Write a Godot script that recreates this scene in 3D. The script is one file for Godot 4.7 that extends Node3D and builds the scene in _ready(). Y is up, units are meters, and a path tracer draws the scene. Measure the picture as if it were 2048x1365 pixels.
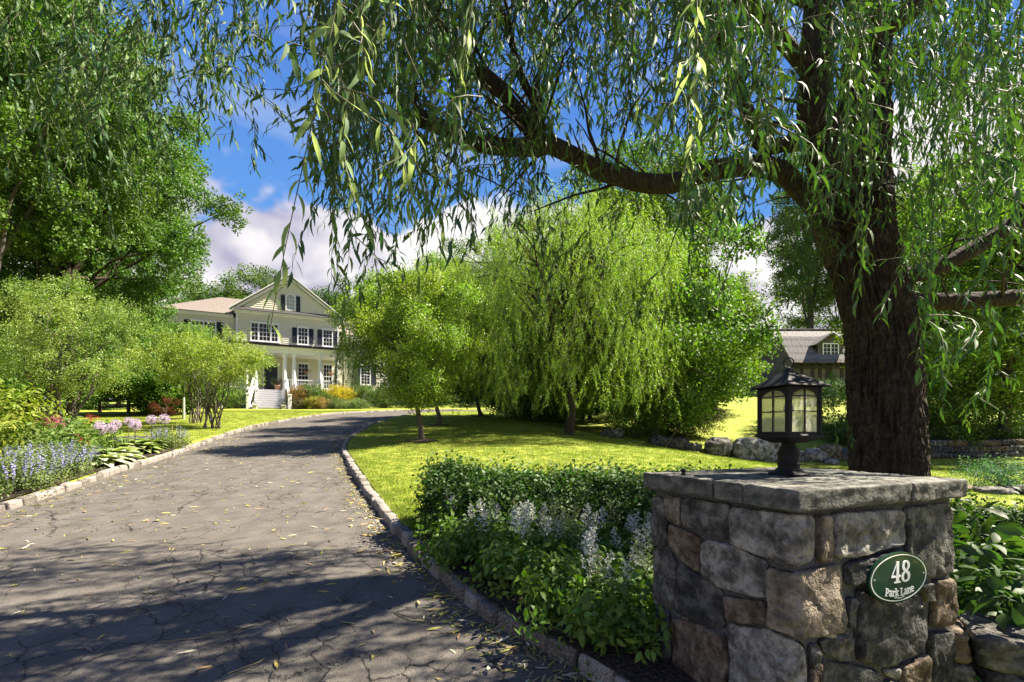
extends Node3D
# A lane-side driveway under a willow, a stone gate pillar with a lantern, a yellow house and a barn uphill.
# World: x right, y up, -z into the picture. "d" below is the distance in front of the lens (= -z).

const EYE := 1.45
const SUN := Vector3(0.625, 0.765, -0.155)   # towards the sun: from the right, a little beyond the scene

var rng := RandomNumberGenerator.new()
var M := {}
var used := {}

# ------------------------------------------------------------------ mesh builder
class MB:
	var v := PackedVector3Array()
	var n := PackedVector3Array()
	var c := PackedColorArray()
	var uv := PackedVector2Array()
	var ix := PackedInt32Array()
	var col := Color.WHITE
	var tinted := false
	var mapped := false
	func vert(p: Vector3, nn: Vector3, t := Vector2.ZERO) -> int:
		v.append(p); n.append(nn); c.append(col); uv.append(t)
		return v.size() - 1
	func face(i: int, j: int, k: int) -> void:      # counter-clockwise seen from outside
		ix.append(i); ix.append(k); ix.append(j)
	func tri(a: Vector3, b: Vector3, d: Vector3) -> void:
		var nn := (b - a).cross(d - a).normalized()
		face(vert(a, nn), vert(b, nn), vert(d, nn))
	func quad(a: Vector3, b: Vector3, d: Vector3, e: Vector3) -> void:
		var nn := (d - a).cross(e - b).normalized()
		var i := vert(a, nn); var j := vert(b, nn); var k := vert(d, nn); var l := vert(e, nn)
		face(i, j, k); face(i, k, l)
	func box(p: Vector3, s: Vector3, b := Basis.IDENTITY) -> void:
		var h := s * 0.5
		var q: Array[Vector3] = []
		for y in [-1, 1]:
			for w in [[-1, 1], [1, 1], [1, -1], [-1, -1]]:
				q.append(p + b * Vector3(w[0] * h.x, y * h.y, w[1] * h.z))
		quad(q[0], q[1], q[5], q[4]); quad(q[1], q[2], q[6], q[5]); quad(q[2], q[3], q[7], q[6]); quad(q[3], q[0], q[4], q[7])
		quad(q[4], q[5], q[6], q[7]); quad(q[3], q[2], q[1], q[0])
	func span(a: Vector3, b: Vector3) -> void:      # box from corner to corner
		box((a + b) * 0.5, (b - a).abs())
	func cbox(p: Vector3, s: Vector3, bv: float, b := Basis.IDENTITY) -> void:   # chamfered box
		var h := s * 0.5
		var i := h - Vector3.ONE * minf(bv, minf(h.x, minf(h.y, h.z)) * 0.9)
		for ax in 3:
			var u := (ax + 1) % 3
			var w := (ax + 2) % 3
			for sg in [-1.0, 1.0]:
				var q: Array[Vector3] = []
				for k in [[-1, -1], [1, -1], [1, 1], [-1, 1]]:
					var t := Vector3.ZERO
					t[ax] = sg * h[ax]; t[u] = k[0] * i[u]; t[w] = k[1] * i[w]
					q.append(p + b * t)
				if sg > 0: quad(q[0], q[1], q[2], q[3])
				else: quad(q[3], q[2], q[1], q[0])
			for su in [-1.0, 1.0]:
				for sw in [-1.0, 1.0]:               # edge strips along ax
					var q: Array[Vector3] = []
					for k in [[-1, 0], [1, 0], [1, 1], [-1, 1]]:
						var t := Vector3.ZERO
						t[ax] = k[0] * i[ax]
						t[u] = su * (h[u] if k[1] == 0 else i[u]); t[w] = sw * (i[w] if k[1] == 0 else h[w])
						q.append(p + b * t)
					if su * sw > 0: quad(q[0], q[1], q[2], q[3])
					else: quad(q[3], q[2], q[1], q[0])
		for sx in [-1.0, 1.0]:
			for sy in [-1.0, 1.0]:
				for sz in [-1.0, 1.0]:
					var t := Vector3(sx, sy, sz)
					var A := p + b * (t * Vector3(h.x, i.y, i.z))
					var B := p + b * (t * Vector3(i.x, h.y, i.z))
					var C := p + b * (t * Vector3(i.x, i.y, h.z))
					if sx * sy * sz > 0: tri(A, B, C)
					else: tri(C, B, A)
	# tube through pts with radii; bump(angle index, ring) adds relief through a noise
	func tube(pts: Array, rad: Array, seg: int, closed := true, ns: FastNoiseLite = null, amp := 0.0, vstretch := 1.0) -> void:
		var m := pts.size()
		var first := v.size()
		var t0: Vector3 = (pts[1] - pts[0]).normalized()
		var side := t0.cross(Vector3.FORWARD if absf(t0.z) < 0.9 else Vector3.RIGHT).normalized()
		var ring: Array[Vector3] = []
		var run := 0.0
		for k in m:
			var a: Vector3 = pts[maxi(k - 1, 0)]
			var b: Vector3 = pts[mini(k + 1, m - 1)]
			var t := (b - a).normalized()
			side = (side - t * side.dot(t)).normalized()
			var up := t.cross(side)
			if k > 0: run += (pts[k] - pts[k - 1]).length()
			for j in seg:
				var an := TAU * j / seg
				var dir := side * cos(an) + up * sin(an)
				var r: float = rad[k]
				if ns != null:
					r += amp * r * (ns.get_noise_3d(dir.x * r * 34.0, run * vstretch, (dir.z + dir.y) * r * 34.0) - 0.5)
				ring.append(pts[k] + dir * r)
		for k in m:
			for j in seg:
				var du := ring[k * seg + (j + 1) % seg] - ring[k * seg + (j + seg - 1) % seg]
				var dv := ring[mini(k + 1, m - 1) * seg + j] - ring[maxi(k - 1, 0) * seg + j]
				vert(ring[k * seg + j], du.cross(dv).normalized(), Vector2(float(j) / seg, k * 0.1))
		for k in m - 1:
			for j in seg:
				var a := first + k * seg + j
				var b := first + k * seg + (j + 1) % seg
				face(a, b, b + seg); face(a, b + seg, a + seg)
		if closed:
			for e in [0, m - 1]:
				var nn: Vector3 = (pts[0] - pts[1]).normalized() if e == 0 else (pts[m - 1] - pts[m - 2] as Vector3).normalized()
				var mid := vert(pts[e], nn)
				var s := v.size()
				for j in seg: vert(ring[e * seg + j], nn)
				for j in seg:
					if e == 0: face(mid, s + (j + 1) % seg, s + j)
					else: face(mid, s + j, s + (j + 1) % seg)
	func lathe(prof: Array, seg: int, at := Vector3.ZERO) -> void:   # prof: [radius, y] from bottom to top; sharp rings come from repeated points
		var m := prof.size()
		for k in m - 1:
			var r0: float = prof[k][0]; var y0: float = prof[k][1]
			var r1: float = prof[k + 1][0]; var y1: float = prof[k + 1][1]
			var sl := Vector2(y1 - y0, r0 - r1).normalized()
			var s := v.size()
			for j in seg:
				var an := TAU * j / seg
				var e := Vector3(cos(an), 0, -sin(an))
				var nn := Vector3(e.x * sl.x, sl.y, e.z * sl.x)
				vert(at + Vector3(e.x * r0, y0, e.z * r0), nn)
				vert(at + Vector3(e.x * r1, y1, e.z * r1), nn)
			for j in seg:
				var a := s + j * 2
				var b := s + ((j + 1) % seg) * 2
				if r0 > 1e-5: face(a, b, b + 1)
				if r1 > 1e-5: face(a, b + 1, a + 1)
	# one leaf: base, direction, normal; folded along its rib, bent over its length
	func leaf(p: Vector3, dir: Vector3, nrm: Vector3, ln: float, wd: float, parts := 2, fold := 0.25, bend := 0.25) -> void:
		var s := dir.cross(nrm).normalized()
		var z := s.cross(dir).normalized()
		var prev := [-1, -1, -1]
		for k in parts + 1:
			var t := float(k) / parts
			var w := wd * 0.5 * sin(PI * pow(t, 0.8)) if k > 0 and k < parts else 0.0
			var o := p + dir * (ln * t * (1.0 - bend * 0.25 * t)) - z * (bend * ln * t * t)
			var nn := (z + dir * (bend * 2.0 * t)).normalized()
			if w <= 0.0:
				var i := vert(o, nn)
				if k > 0:
					face(prev[0], prev[1], i); face(prev[1], prev[2], i)
				prev = [i, i, i]
			else:
				var l := vert(o - s * w + z * (fold * w), (nn + s * fold * 0.7).normalized())
				var r_ := vert(o + s * w + z * (fold * w), (nn - s * fold * 0.7).normalized())
				var mi := vert(o, nn)
				if k == 1:
					face(prev[0], mi, l); face(prev[0], r_, mi)
				else:
					face(prev[0], prev[1], mi); face(prev[0], mi, l)
					face(prev[1], prev[2], r_); face(prev[1], r_, mi)
				prev = [l, mi, r_]
	func blob(p: Vector3, r: Vector3, ns: FastNoiseLite, amp: float, fr: float, rows := 10, segs := 16, flat := -9.0, sq := 0.75) -> void:   # lumpy boulder
		var first := v.size()
		var pos: Array[Vector3] = []
		for k in rows + 1:
			var th := PI * k / rows
			for j in segs + 1:
				var ph := TAU * (j % segs) / segs
				var e := Vector3(sin(th) * cos(ph), cos(th), sin(th) * sin(ph))
				var q := e.sign() * Vector3(pow(absf(e.x), sq), pow(absf(e.y), sq), pow(absf(e.z), sq))
				var g := 1.0 + amp * ns.get_noise_3dv((q * r + p) * fr) + amp * 0.4 * ns.get_noise_3dv((q * r + p) * fr * 3.1)
				var o := q * r * g
				o.y = maxf(o.y, flat)
				pos.append(p + o)
		for k in rows + 1:
			for j in segs + 1:
				var a := pos[k * (segs + 1) + (j + 1) % segs] - pos[k * (segs + 1) + (j + segs - 1) % segs]
				var b := pos[mini(k + 1, rows) * (segs + 1) + j] - pos[maxi(k - 1, 0) * (segs + 1) + j]
				var nn := a.cross(b).normalized()
				if nn.dot(pos[k * (segs + 1) + j] - p) < 0.0: nn = -nn
				if nn.length() < 0.5: nn = Vector3.UP if k == 0 else Vector3.DOWN
				vert(pos[k * (segs + 1) + j], nn)
		for k in rows:
			for j in segs:
				var a := first + k * (segs + 1) + j
				face(a, a + 1, a + segs + 2); face(a, a + segs + 2, a + segs + 1)
	func rbox(p: Vector3, s: Vector3, b: Basis, r: float, ns: FastNoiseLite, amp: float, fr: float, cuts := 5) -> void:   # rounded, uneven block
		var h := s * 0.5
		var i := h - Vector3.ONE * minf(r, minf(h.x, minf(h.y, h.z)) * 0.95)
		for ax in 3:
			var u := (ax + 1) % 3
			var w := (ax + 2) % 3
			for sg in [-1.0, 1.0]:
				var first := v.size()
				for y in cuts + 1:
					for x in cuts + 1:
						var q := Vector3.ZERO
						q[ax] = sg * h[ax]
						q[u] = _edge(float(x) / cuts) * h[u]; q[w] = _edge(float(y) / cuts) * h[w]
						var inner := q.clamp(-i, i)
						var dir := (q - inner).normalized()
						var lift := amp * ns.get_noise_3dv((p + q) * fr)
						var e := 0.02
						var gr := Vector3(ns.get_noise_3dv((p + q + Vector3(e, 0, 0)) * fr), ns.get_noise_3dv((p + q + Vector3(0, e, 0)) * fr), ns.get_noise_3dv((p + q + Vector3(0, 0, e)) * fr)) * amp - Vector3.ONE * lift
						gr = (gr - dir * gr.dot(dir)) / e
						vert(p + b * (inner + dir * (minf(r, minf(h.x, minf(h.y, h.z)) * 0.95) + lift)), b * (dir - gr * 0.8).normalized())
				for y in cuts:
					for x in cuts:
						var a := first + y * (cuts + 1) + x
						if sg > 0:
							face(a, a + 1, a + cuts + 2); face(a, a + cuts + 2, a + cuts + 1)
						else:
							face(a, a + cuts + 2, a + 1); face(a, a + cuts + 1, a + cuts + 2)
	func _edge(t: float) -> float:      # more cuts near the edges
		return signf(t - 0.5) * (1.0 - pow(1.0 - absf(2.0 * t - 1.0), 1.6))
	func mesh() -> ArrayMesh:
		var a := []
		a.resize(Mesh.ARRAY_MAX)
		a[Mesh.ARRAY_VERTEX] = v; a[Mesh.ARRAY_NORMAL] = n
		if tinted: a[Mesh.ARRAY_COLOR] = c
		if mapped: a[Mesh.ARRAY_TEX_UV] = uv
		a[Mesh.ARRAY_INDEX] = ix
		var m := ArrayMesh.new()
		m.add_surface_from_arrays(Mesh.PRIMITIVE_TRIANGLES, a)
		return m

# ------------------------------------------------------------------ scene helpers
func numbered(called: String) -> String:
	var k: int = used.get(called, 0)
	used[called] = k + 1
	return called if k == 0 else "%s_%03d" % [called, k]

func tag(o: Node3D, label := "", category := "", group := "", kind := "") -> Node3D:
	if label: o.set_meta("label", label)
	if category: o.set_meta("category", category)
	if group: o.set_meta("group", group)
	if kind: o.set_meta("kind", kind)
	return o

func thing(called: String, at: Vector3, label: String, category: String, group := "", turn := 0.0) -> Node3D:
	var o := Node3D.new()
	o.name = numbered(called)
	add_child(o)
	o.position = at; o.rotation.y = turn
	tag(o, label, category, group)
	return o

func obj(called: String, m, mat: Material, parent: Node3D = null, at := Vector3.ZERO) -> MeshInstance3D:
	var o := MeshInstance3D.new()
	o.name = called if parent else numbered(called)
	o.mesh = m.mesh() if m is MB else m
	o.material_override = mat
	(parent if parent else self).add_child(o, true)
	o.position = at
	return o

func multi(called: String, m: Mesh, mat: Material, xf: Array, cols: Array, parent: Node3D = null) -> MultiMeshInstance3D:
	var mm := MultiMesh.new()
	mm.transform_format = MultiMesh.TRANSFORM_3D
	mm.use_colors = cols.size() > 0
	mm.mesh = m
	mm.instance_count = xf.size()
	for i in xf.size():
		mm.set_instance_transform(i, xf[i])
		if cols.size(): mm.set_instance_color(i, cols[i])
	var o := MultiMeshInstance3D.new()
	o.name = called if parent else numbered(called)
	o.multimesh = mm
	o.material_override = mat
	(parent if parent else self).add_child(o, true)
	o.set_meta("kind", "stuff")
	return o

func P(x: float, d: float, y: float) -> Vector3:
	return Vector3(x, y, -d)

func lin(r: float, g: float, b: float, a := 1.0) -> Color:
	var k := Color(r, g, b).linear_to_srgb()
	k.a = a
	return k

func rnd(a: float, b: float) -> float:
	return rng.randf_range(a, b)

func rdir() -> Vector3:
	var z := rnd(-1, 1)
	var a := rnd(0, TAU)
	var r := sqrt(1.0 - z * z)
	return Vector3(r * cos(a), z, r * sin(a))

func jit(c: Color, k: float, hue := 0.0) -> Color:     # leaf to leaf difference of colour
	var s := 1.0 + rnd(-k, k)
	var h := rnd(-hue, hue)
	return Color(c.r * s * (1.0 + h), c.g * s, c.b * s * (1.0 - h))

func noise(sd: int, fr: float, oct := 4, kind := FastNoiseLite.TYPE_SIMPLEX_SMOOTH) -> FastNoiseLite:
	var f := FastNoiseLite.new()
	f.seed = sd; f.frequency = fr; f.noise_type = kind
	f.fractal_octaves = oct
	f.fractal_type = FastNoiseLite.FRACTAL_FBM if oct > 1 else FastNoiseLite.FRACTAL_NONE
	return f

func ntex(sd: int, fr: float, ramp: Array, size := 512, oct := 5, gain := 0.5) -> NoiseTexture2D:   # ramp: [offset, linear colour] pairs; empty = height
	var t := NoiseTexture2D.new()
	t.width = size; t.height = size; t.seamless = true
	t.noise = noise(sd, fr, oct)
	t.noise.fractal_gain = gain
	if ramp.size():
		var g := Gradient.new()
		g.offsets = PackedFloat32Array(range(ramp.size()).map(func(k): return ramp[k][0]))
		g.colors = PackedColorArray(range(ramp.size()).map(func(k): return ramp[k][1].linear_to_srgb()))
		t.color_ramp = g
	return t

func mat(c: Color, rough := 0.8, spec := 0.5) -> StandardMaterial3D:   # c is a linear base colour
	var m := StandardMaterial3D.new()
	m.albedo_color = Color(c.r, c.g, c.b).linear_to_srgb()
	m.roughness = rough
	m.metallic_specular = spec
	return m

func tmat(tex: Texture2D, sc: Vector3, rough: float, height: Texture2D = null, cm := 0.0, world := true) -> StandardMaterial3D:
	var m := StandardMaterial3D.new()
	m.albedo_texture = tex
	m.uv1_triplanar = true
	m.uv1_world_triplanar = world
	m.uv1_scale = sc
	m.roughness = rough
	m.metallic_specular = 0.35
	if height:
		m.heightmap_enabled = true
		m.heightmap_texture = height
		m.heightmap_scale = cm
	return m

func leafmat(through := 0.7, rough := 0.6, yellow := 0.35) -> StandardMaterial3D:
	var m := StandardMaterial3D.new()
	m.vertex_color_use_as_albedo = true
	m.roughness = rough
	m.metallic_specular = 0.42
	m.backlight_enabled = true
	m.backlight = lin(through * 0.78, through, through * yellow)
	return m

# ------------------------------------------------------------------ lie of the land
const LEFT := [[-12.0, -30.0], [0.0, -14.0], [1.5, -9.0], [3.0, -7.0], [4.2, -6.2], [5.54, -6.03], [6.75, -6.35], [8.3, -6.85], [10.0, -7.25], [13.0, -8.25], [16.6, -9.3], [20.0, -9.8], [24.0, -9.9], [27.5, -9.4], [31.0, -8.3], [33.0, -7.0], [35.0, -4.0], [37.0, 0.0], [39.0, 6.0], [41.0, 14.0], [43.0, 30.0], [140.0, 260.0]]
const RIGHT := [[-12.0, 30.0], [0.0, 6.0], [0.8, 2.2], [1.3, 1.1], [1.7, 0.82], [2.0, 0.68], [2.37, 0.44], [2.9, -0.07], [3.5, -0.46], [4.2, -0.87], [5.6, -1.57], [8.85, -3.05], [11.0, -3.93], [13.1, -4.5], [16.2, -5.05], [19.0, -5.4], [22.0, -5.5], [25.0, -5.1], [28.5, -3.6], [31.0, 0.0], [33.0, 6.0], [35.0, 14.0], [37.0, 30.0], [140.0, 260.0]]

func along(tab: Array, d: float) -> float:
	var k := 0
	while k < tab.size() - 2 and tab[k + 1][0] < d: k += 1
	var p0: Array = tab[maxi(k - 1, 0)]; var p1: Array = tab[k]; var p2: Array = tab[k + 1]; var p3: Array = tab[mini(k + 2, tab.size() - 1)]
	var t := clampf((d - p1[0]) / (p2[0] - p1[0]), 0.0, 1.0)
	var h: float = p2[0] - p1[0]
	var m1: float = (p2[1] - p0[1]) / maxf(p2[0] - p0[0], 0.001) * h
	var m2: float = (p3[1] - p1[1]) / maxf(p3[0] - p1[0], 0.001) * h
	var t2 := t * t; var t3 := t2 * t
	return (2 * t3 - 3 * t2 + 1) * p1[1] + (t3 - 2 * t2 + t) * m1 + (-2 * t3 + 3 * t2) * p2[1] + (t3 - t2) * m2

func ground(x: float, d: float) -> float:                # height of the drive's surface if it ran everywhere
	var up := 0.1 * minf(d, 26.0) + 0.075 * clampf(d - 26.0, 0.0, 34.0) + 0.02 * maxf(d - 60.0, 0.0)
	if d < 0.0: up = 0.1 * maxf(d, -2.0)
	var lo := 0.03 * clampf(d, -2.0, 60.0)
	var h := lerpf(up, lo, smoothstep(0.0, 9.5, x))
	var left := -8.0 - 0.15 * d
	h += 0.05 * maxf(left - 4.0 - x, 0.0) * smoothstep(4.0, 14.0, d) * 0.4
	if d < 9.5 and x > -4.0: h -= 0.17 * smoothstep(0.12, 1.2, x - along(RIGHT, d)) * (1.0 - smoothstep(6.0, 9.5, d))
	h += 0.172 * clampf(d - 14.6, 0.0, 30.0) * smoothstep(2.0, 7.0, x)
	return h

func turf(x: float, d: float) -> float:
	return ground(x, d) + 0.075 + 0.02 * sin(x * 1.3 + d * 0.7) * sin(d * 0.9)

# ------------------------------------------------------------------ sky: blue air, a bank of cumulus all round, thin streaks above
func sky_image() -> Image:
	var W := 3072
	var Hh := 1536
	var im := Image.create(W, Hh, false, Image.FORMAT_RGBF)
	var low := noise(21, 1.0, 3)
	var puff := noise(5, 2.6, 5)
	var fine := noise(9, 7.0, 4)
	var wisp := noise(33, 1.0, 4)
	im.fill(Color(0.0504, 0.0596, 0.0687))
	for y in Hh / 2:
		var el := PI * 0.5 - PI * (y + 0.5) / Hh
		var deg := rad_to_deg(el)
		var ce := cos(el)
		var up := clampf(deg / 90.0, 0.0, 1.0)
		var air := Color(0.0366, 0.0939, 0.2061).lerp(Color(0.0156, 0.0430, 0.1579), smoothstep(0.12, 0.62, up))
		air = Color(0.0915, 0.1373, 0.2106).lerp(air, smoothstep(0.0, 0.24, up))
		for x in W:
			var az := TAU * (x + 0.5) / W - PI
			var e := Vector3(sin(az) * ce, sin(el), -cos(az) * ce)
			var c := air
			var w := clampf(wisp.get_noise_3d(e.x * 2.0 + e.y * 3.0, e.y * 14.0, e.z * 2.0) * 1.6 - 0.05, 0.0, 1.0) * smoothstep(16.0, 30.0, deg) * (1.0 - smoothstep(42.0, 66.0, deg))
			c = c.lerp(Color(0.1465, 0.1648, 0.2106), w * 0.55)
			if deg < 44.0:
				var g := puff.get_noise_3d(e.x, e.y * 1.35, e.z)
				var h := fine.get_noise_3d(e.x, e.y * 1.2, e.z)
				var top := 26.0 + 4.0 * low.get_noise_3d(e.x * 1.1, 0.0, e.z * 1.1) + 9.0 * g + 3.0 * h
				var den := smoothstep(-0.4, 1.3, top - deg)
				if den > 0.0:
					var q := e + Vector3(0.05, 0.075, -0.01)
					var lit := clampf(0.5 + 1.7 * (g - puff.get_noise_3d(q.x, q.y * 1.35, q.z)) + 0.55 * h, 0.0, 1.0)
					lit *= lerpf(0.3, 1.0, smoothstep(2.0, 15.0, deg))
					var cl := Color(0.1143, 0.1107, 0.1473).lerp(Color(0.2545, 0.2473, 0.2455), lit)
					c = c.lerp(cl, den)
			im.set_pixel(x, y, c)
	return im

# ------------------------------------------------------------------ weathered asphalt, one tile = 8 m
func asphalt_images() -> Array:
	var S := 2048
	var cell := FastNoiseLite.new()
	cell.seed = 4; cell.noise_type = FastNoiseLite.TYPE_CELLULAR; cell.frequency = 0.019
	cell.cellular_return_type = FastNoiseLite.RETURN_DISTANCE2_SUB
	cell.cellular_jitter = 1.0; cell.fractal_type = FastNoiseLite.FRACTAL_NONE
	cell.domain_warp_enabled = true; cell.domain_warp_amplitude = 16.0; cell.domain_warp_frequency = 0.03; cell.domain_warp_fractal_octaves = 3
	var big := FastNoiseLite.new()
	big.seed = 17; big.noise_type = FastNoiseLite.TYPE_CELLULAR; big.frequency = 0.0042
	big.cellular_return_type = FastNoiseLite.RETURN_DISTANCE2_SUB
	big.cellular_jitter = 1.0; big.fractal_type = FastNoiseLite.FRACTAL_NONE
	big.domain_warp_enabled = true; big.domain_warp_amplitude = 60.0; big.domain_warp_frequency = 0.012; big.domain_warp_fractal_octaves = 4
	var zone := noise(8, 0.0026, 3)
	var blot := noise(3, 0.010, 5)
	var grit := noise(12, 0.42, 2)
	var A := cell.get_seamless_image(S, S).get_data()
	var B := big.get_seamless_image(S, S).get_data()
	var C := zone.get_seamless_image(S, S).get_data()
	var D := blot.get_seamless_image(S, S).get_data()
	var F := noise(14, 0.11, 3).get_seamless_image(S, S).get_data()
	var E := grit.get_seamless_image(S, S).get_data()
	var col := PackedByteArray(); col.resize(S * S * 3)
	var hgt := PackedByteArray(); hgt.resize(S * S)
	var lut := PackedByteArray(); lut.resize(1024)
	for i in 1024: lut[i] = int(clampf(Color(i / 2048.0, 0, 0).linear_to_srgb().r * 255.0, 0, 255))
	for i in S * S:
		var z := C[i] / 255.0
		var wide := 1.8 + 11.0 * clampf((z - 0.45) * 3.0, 0.0, 1.0)      # where the surface is tired the cracks open
		var k1 := clampf(1.0 - A[i] / wide, 0.0, 1.0) * clampf((z - 0.40) * 5.0, 0.0, 1.0)
		var k2 := clampf(1.0 - B[i] / 1.8, 0.0, 1.0)
		var k := maxf(k1, k2)
		var g := E[i] / 255.0
		var t := (0.076 + 0.052 * (D[i] / 255.0 - 0.5)) * (0.40 + 0.85 * g + 0.36 * F[i] / 255.0)
		t = lerpf(t, 0.016, minf(k * 1.5, 1.0))
		var q := int(t * 2048.0)
		col[i * 3] = lut[mini(int(q * 1.12), 1023)]; col[i * 3 + 1] = lut[mini(q, 1023)]; col[i * 3 + 2] = lut[mini(int(q * 0.86), 1023)]
		hgt[i] = int(clampf(150.0 + 120.0 * (g - 0.5) + 50.0 * (F[i] / 255.0 - 0.5) - 140.0 * k, 0.0, 255.0))
	return [Image.create_from_data(S, S, false, Image.FORMAT_RGB8, col), Image.create_from_data(S, S, false, Image.FORMAT_L8, hgt)]

func materials() -> void:
	var grain := ntex(40, 0.03, [], 512, 5)
	var coarse := ntex(41, 0.012, [], 512, 5)
	M.grain = grain; M.coarse = coarse
	M.rough = ntex(42, 0.012, [], 1024, 8, 0.7)
	# stone in five tones
	var tones := {
		"stone_grey": [Color(0.030, 0.029, 0.025), Color(0.088, 0.083, 0.070), Color(0.215, 0.205, 0.175)],
		"stone_dark": [Color(0.018, 0.018, 0.018), Color(0.045, 0.044, 0.041), Color(0.125, 0.120, 0.108)],
		"stone_brown": [Color(0.040, 0.029, 0.020), Color(0.112, 0.080, 0.053), Color(0.220, 0.175, 0.125)],
		"stone_tan": [Color(0.070, 0.056, 0.040), Color(0.175, 0.142, 0.102), Color(0.290, 0.250, 0.190)],
		"stone_pale": [Color(0.055, 0.052, 0.045), Color(0.165, 0.156, 0.132), Color(0.360, 0.345, 0.300)],
	}
	var sd := 50
	for k in tones:
		var t: Array = tones[k]
		var tx := ntex(sd, 0.007, [[0.30, t[0]], [0.48, t[1]], [0.58, t[1].lerp(t[2], 0.3)], [0.66, t[2]]], 1024, 8, 0.72)
		M[k] = tmat(tx, Vector3(1.3, 1.0, 1.3), 0.9, M.rough, 2.4)
		M["rock" + k.substr(5)] = tmat(tx, Vector3(0.7, 0.7, 0.7), 0.9, M.rough, 0.7)
		sd += 1
	M.cap = tmat(ntex(61, 0.008, [[0.30, Color(0.036, 0.036, 0.031)], [0.5, Color(0.082, 0.081, 0.068)], [0.68, Color(0.175, 0.170, 0.145)]], 1024, 8, 0.7), Vector3(1.2, 1.2, 1.2), 0.8, M.rough, 0.8)
	M.mortar = tmat(ntex(62, 0.05, [[0.3, Color(0.045, 0.045, 0.042)], [0.7, Color(0.13, 0.128, 0.12)]]), Vector3(4, 4, 4), 0.95, grain, 0.5)
	M.granite = tmat(ntex(63, 0.06, [[0.25, Color(0.085, 0.074, 0.064)], [0.5, Color(0.20, 0.178, 0.155)], [0.75, Color(0.33, 0.30, 0.27)]], 512, 6), Vector3(2.4, 2.4, 2.4), 0.85, grain, 0.4)
	M.granite_dark = tmat(ntex(64, 0.05, [[0.25, Color(0.045, 0.038, 0.032)], [0.5, Color(0.110, 0.094, 0.078)], [0.75, Color(0.21, 0.185, 0.16)]], 512, 6), Vector3(2.1, 2.1, 2.1), 0.88, grain, 0.5)
	M.bark = tmat(ntex(65, 0.012, [[0.25, Color(0.022, 0.016, 0.011)], [0.5, Color(0.048, 0.036, 0.025)], [0.75, Color(0.088, 0.070, 0.050)]], 1024, 7, 0.65), Vector3(2.4, 1.1, 2.4), 0.92, M.rough, 2.6)
	M.bark_grey = tmat(ntex(66, 0.03, [[0.25, Color(0.045, 0.038, 0.030)], [0.75, Color(0.15, 0.13, 0.11)]], 512, 4), Vector3(3, 0.8, 3), 0.92, grain, 0.8)
	M.twig = mat(Color(0.070, 0.058, 0.030), 0.7)
	M.twig_green = mat(Color(0.10, 0.10, 0.035), 0.6)
	M.lawn = tmat(ntex(67, 0.018, [[0.25, Color(0.140, 0.180, 0.018)], [0.5, Color(0.200, 0.232, 0.025)], [0.78, Color(0.255, 0.262, 0.036)]], 512, 7, 0.62), Vector3(0.21, 0.21, 0.21), 0.9, coarse, 1.0)
	M.soil = tmat(ntex(68, 0.04, [[0.25, Color(0.020, 0.014, 0.010)], [0.75, Color(0.065, 0.046, 0.032)]]), Vector3(1.5, 1.5, 1.5), 0.95, grain, 3.0)
	M.floor = tmat(ntex(69, 0.03, [[0.25, Color(0.022, 0.022, 0.010)], [0.5, Color(0.050, 0.052, 0.018)], [0.75, Color(0.085, 0.068, 0.036)]]), Vector3(0.7, 0.7, 0.7), 0.95, grain, 3.0)
	var im := asphalt_images()
	var a := StandardMaterial3D.new()
	a.albedo_texture = ImageTexture.create_from_image(im[0])
	a.heightmap_enabled = true
	a.heightmap_texture = ImageTexture.create_from_image(im[1])
	a.heightmap_scale = 1.2
	a.roughness = 0.85; a.metallic_specular = 0.4
	M.asphalt = a
	M.leaf = leafmat(0.85, 0.62, 0.25)
	M.leaf_soft = leafmat(0.95, 0.52, 0.25)
	M.leaf_gloss = leafmat(0.75, 0.56, 0.25)
	M.petal = leafmat(0.6, 0.7, 0.9)
	M.dry = leafmat(0.4, 0.7, 0.6)
	M.bronze = mat(Color(0.013, 0.012, 0.011), 0.62, 0.3)
	M.white = tmat(ntex(70, 0.02, [[0.3, Color(0.74, 0.75, 0.76)], [0.7, Color(0.82, 0.82, 0.82)]]), Vector3(0.7, 0.7, 0.7), 0.5)
	M.cream = tmat(ntex(71, 0.02, [[0.3, Color(0.66, 0.625, 0.49)], [0.7, Color(0.73, 0.695, 0.56)]]), Vector3(0.6, 0.6, 0.6), 0.6)
	M.navy = mat(Color(0.012, 0.018, 0.034), 0.45)
	M.glass = mat(Color(0.010, 0.014, 0.013), 0.05, 0.42)
	M.shingle = tmat(ntex(72, 0.05, [[0.3, Color(0.165, 0.138, 0.120)], [0.7, Color(0.30, 0.258, 0.230)]]), Vector3(1.2, 1.2, 1.2), 0.9, grain, 1.0)
	M.shingle_dark = tmat(ntex(73, 0.05, [[0.3, Color(0.040, 0.038, 0.040)], [0.7, Color(0.085, 0.080, 0.080)]]), Vector3(1.2, 1.2, 1.2), 0.9, grain, 1.0)
	M.brick = tmat(ntex(74, 0.05, [[0.3, Color(0.13, 0.055, 0.030)], [0.7, Color(0.26, 0.12, 0.065)]]), Vector3(2, 2, 2), 0.9, grain, 1.0)
	M.tread = mat(Color(0.34, 0.33, 0.36), 0.6)
	M.deck = mat(Color(0.22, 0.22, 0.23), 0.6)
	M.terracotta = mat(Color(0.46, 0.25, 0.16), 0.8)
	M.limestone = tmat(ntex(75, 0.04, [[0.3, Color(0.42, 0.38, 0.31)], [0.7, Color(0.60, 0.56, 0.47)]]), Vector3(2, 2, 2), 0.85, grain, 0.6)
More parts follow.
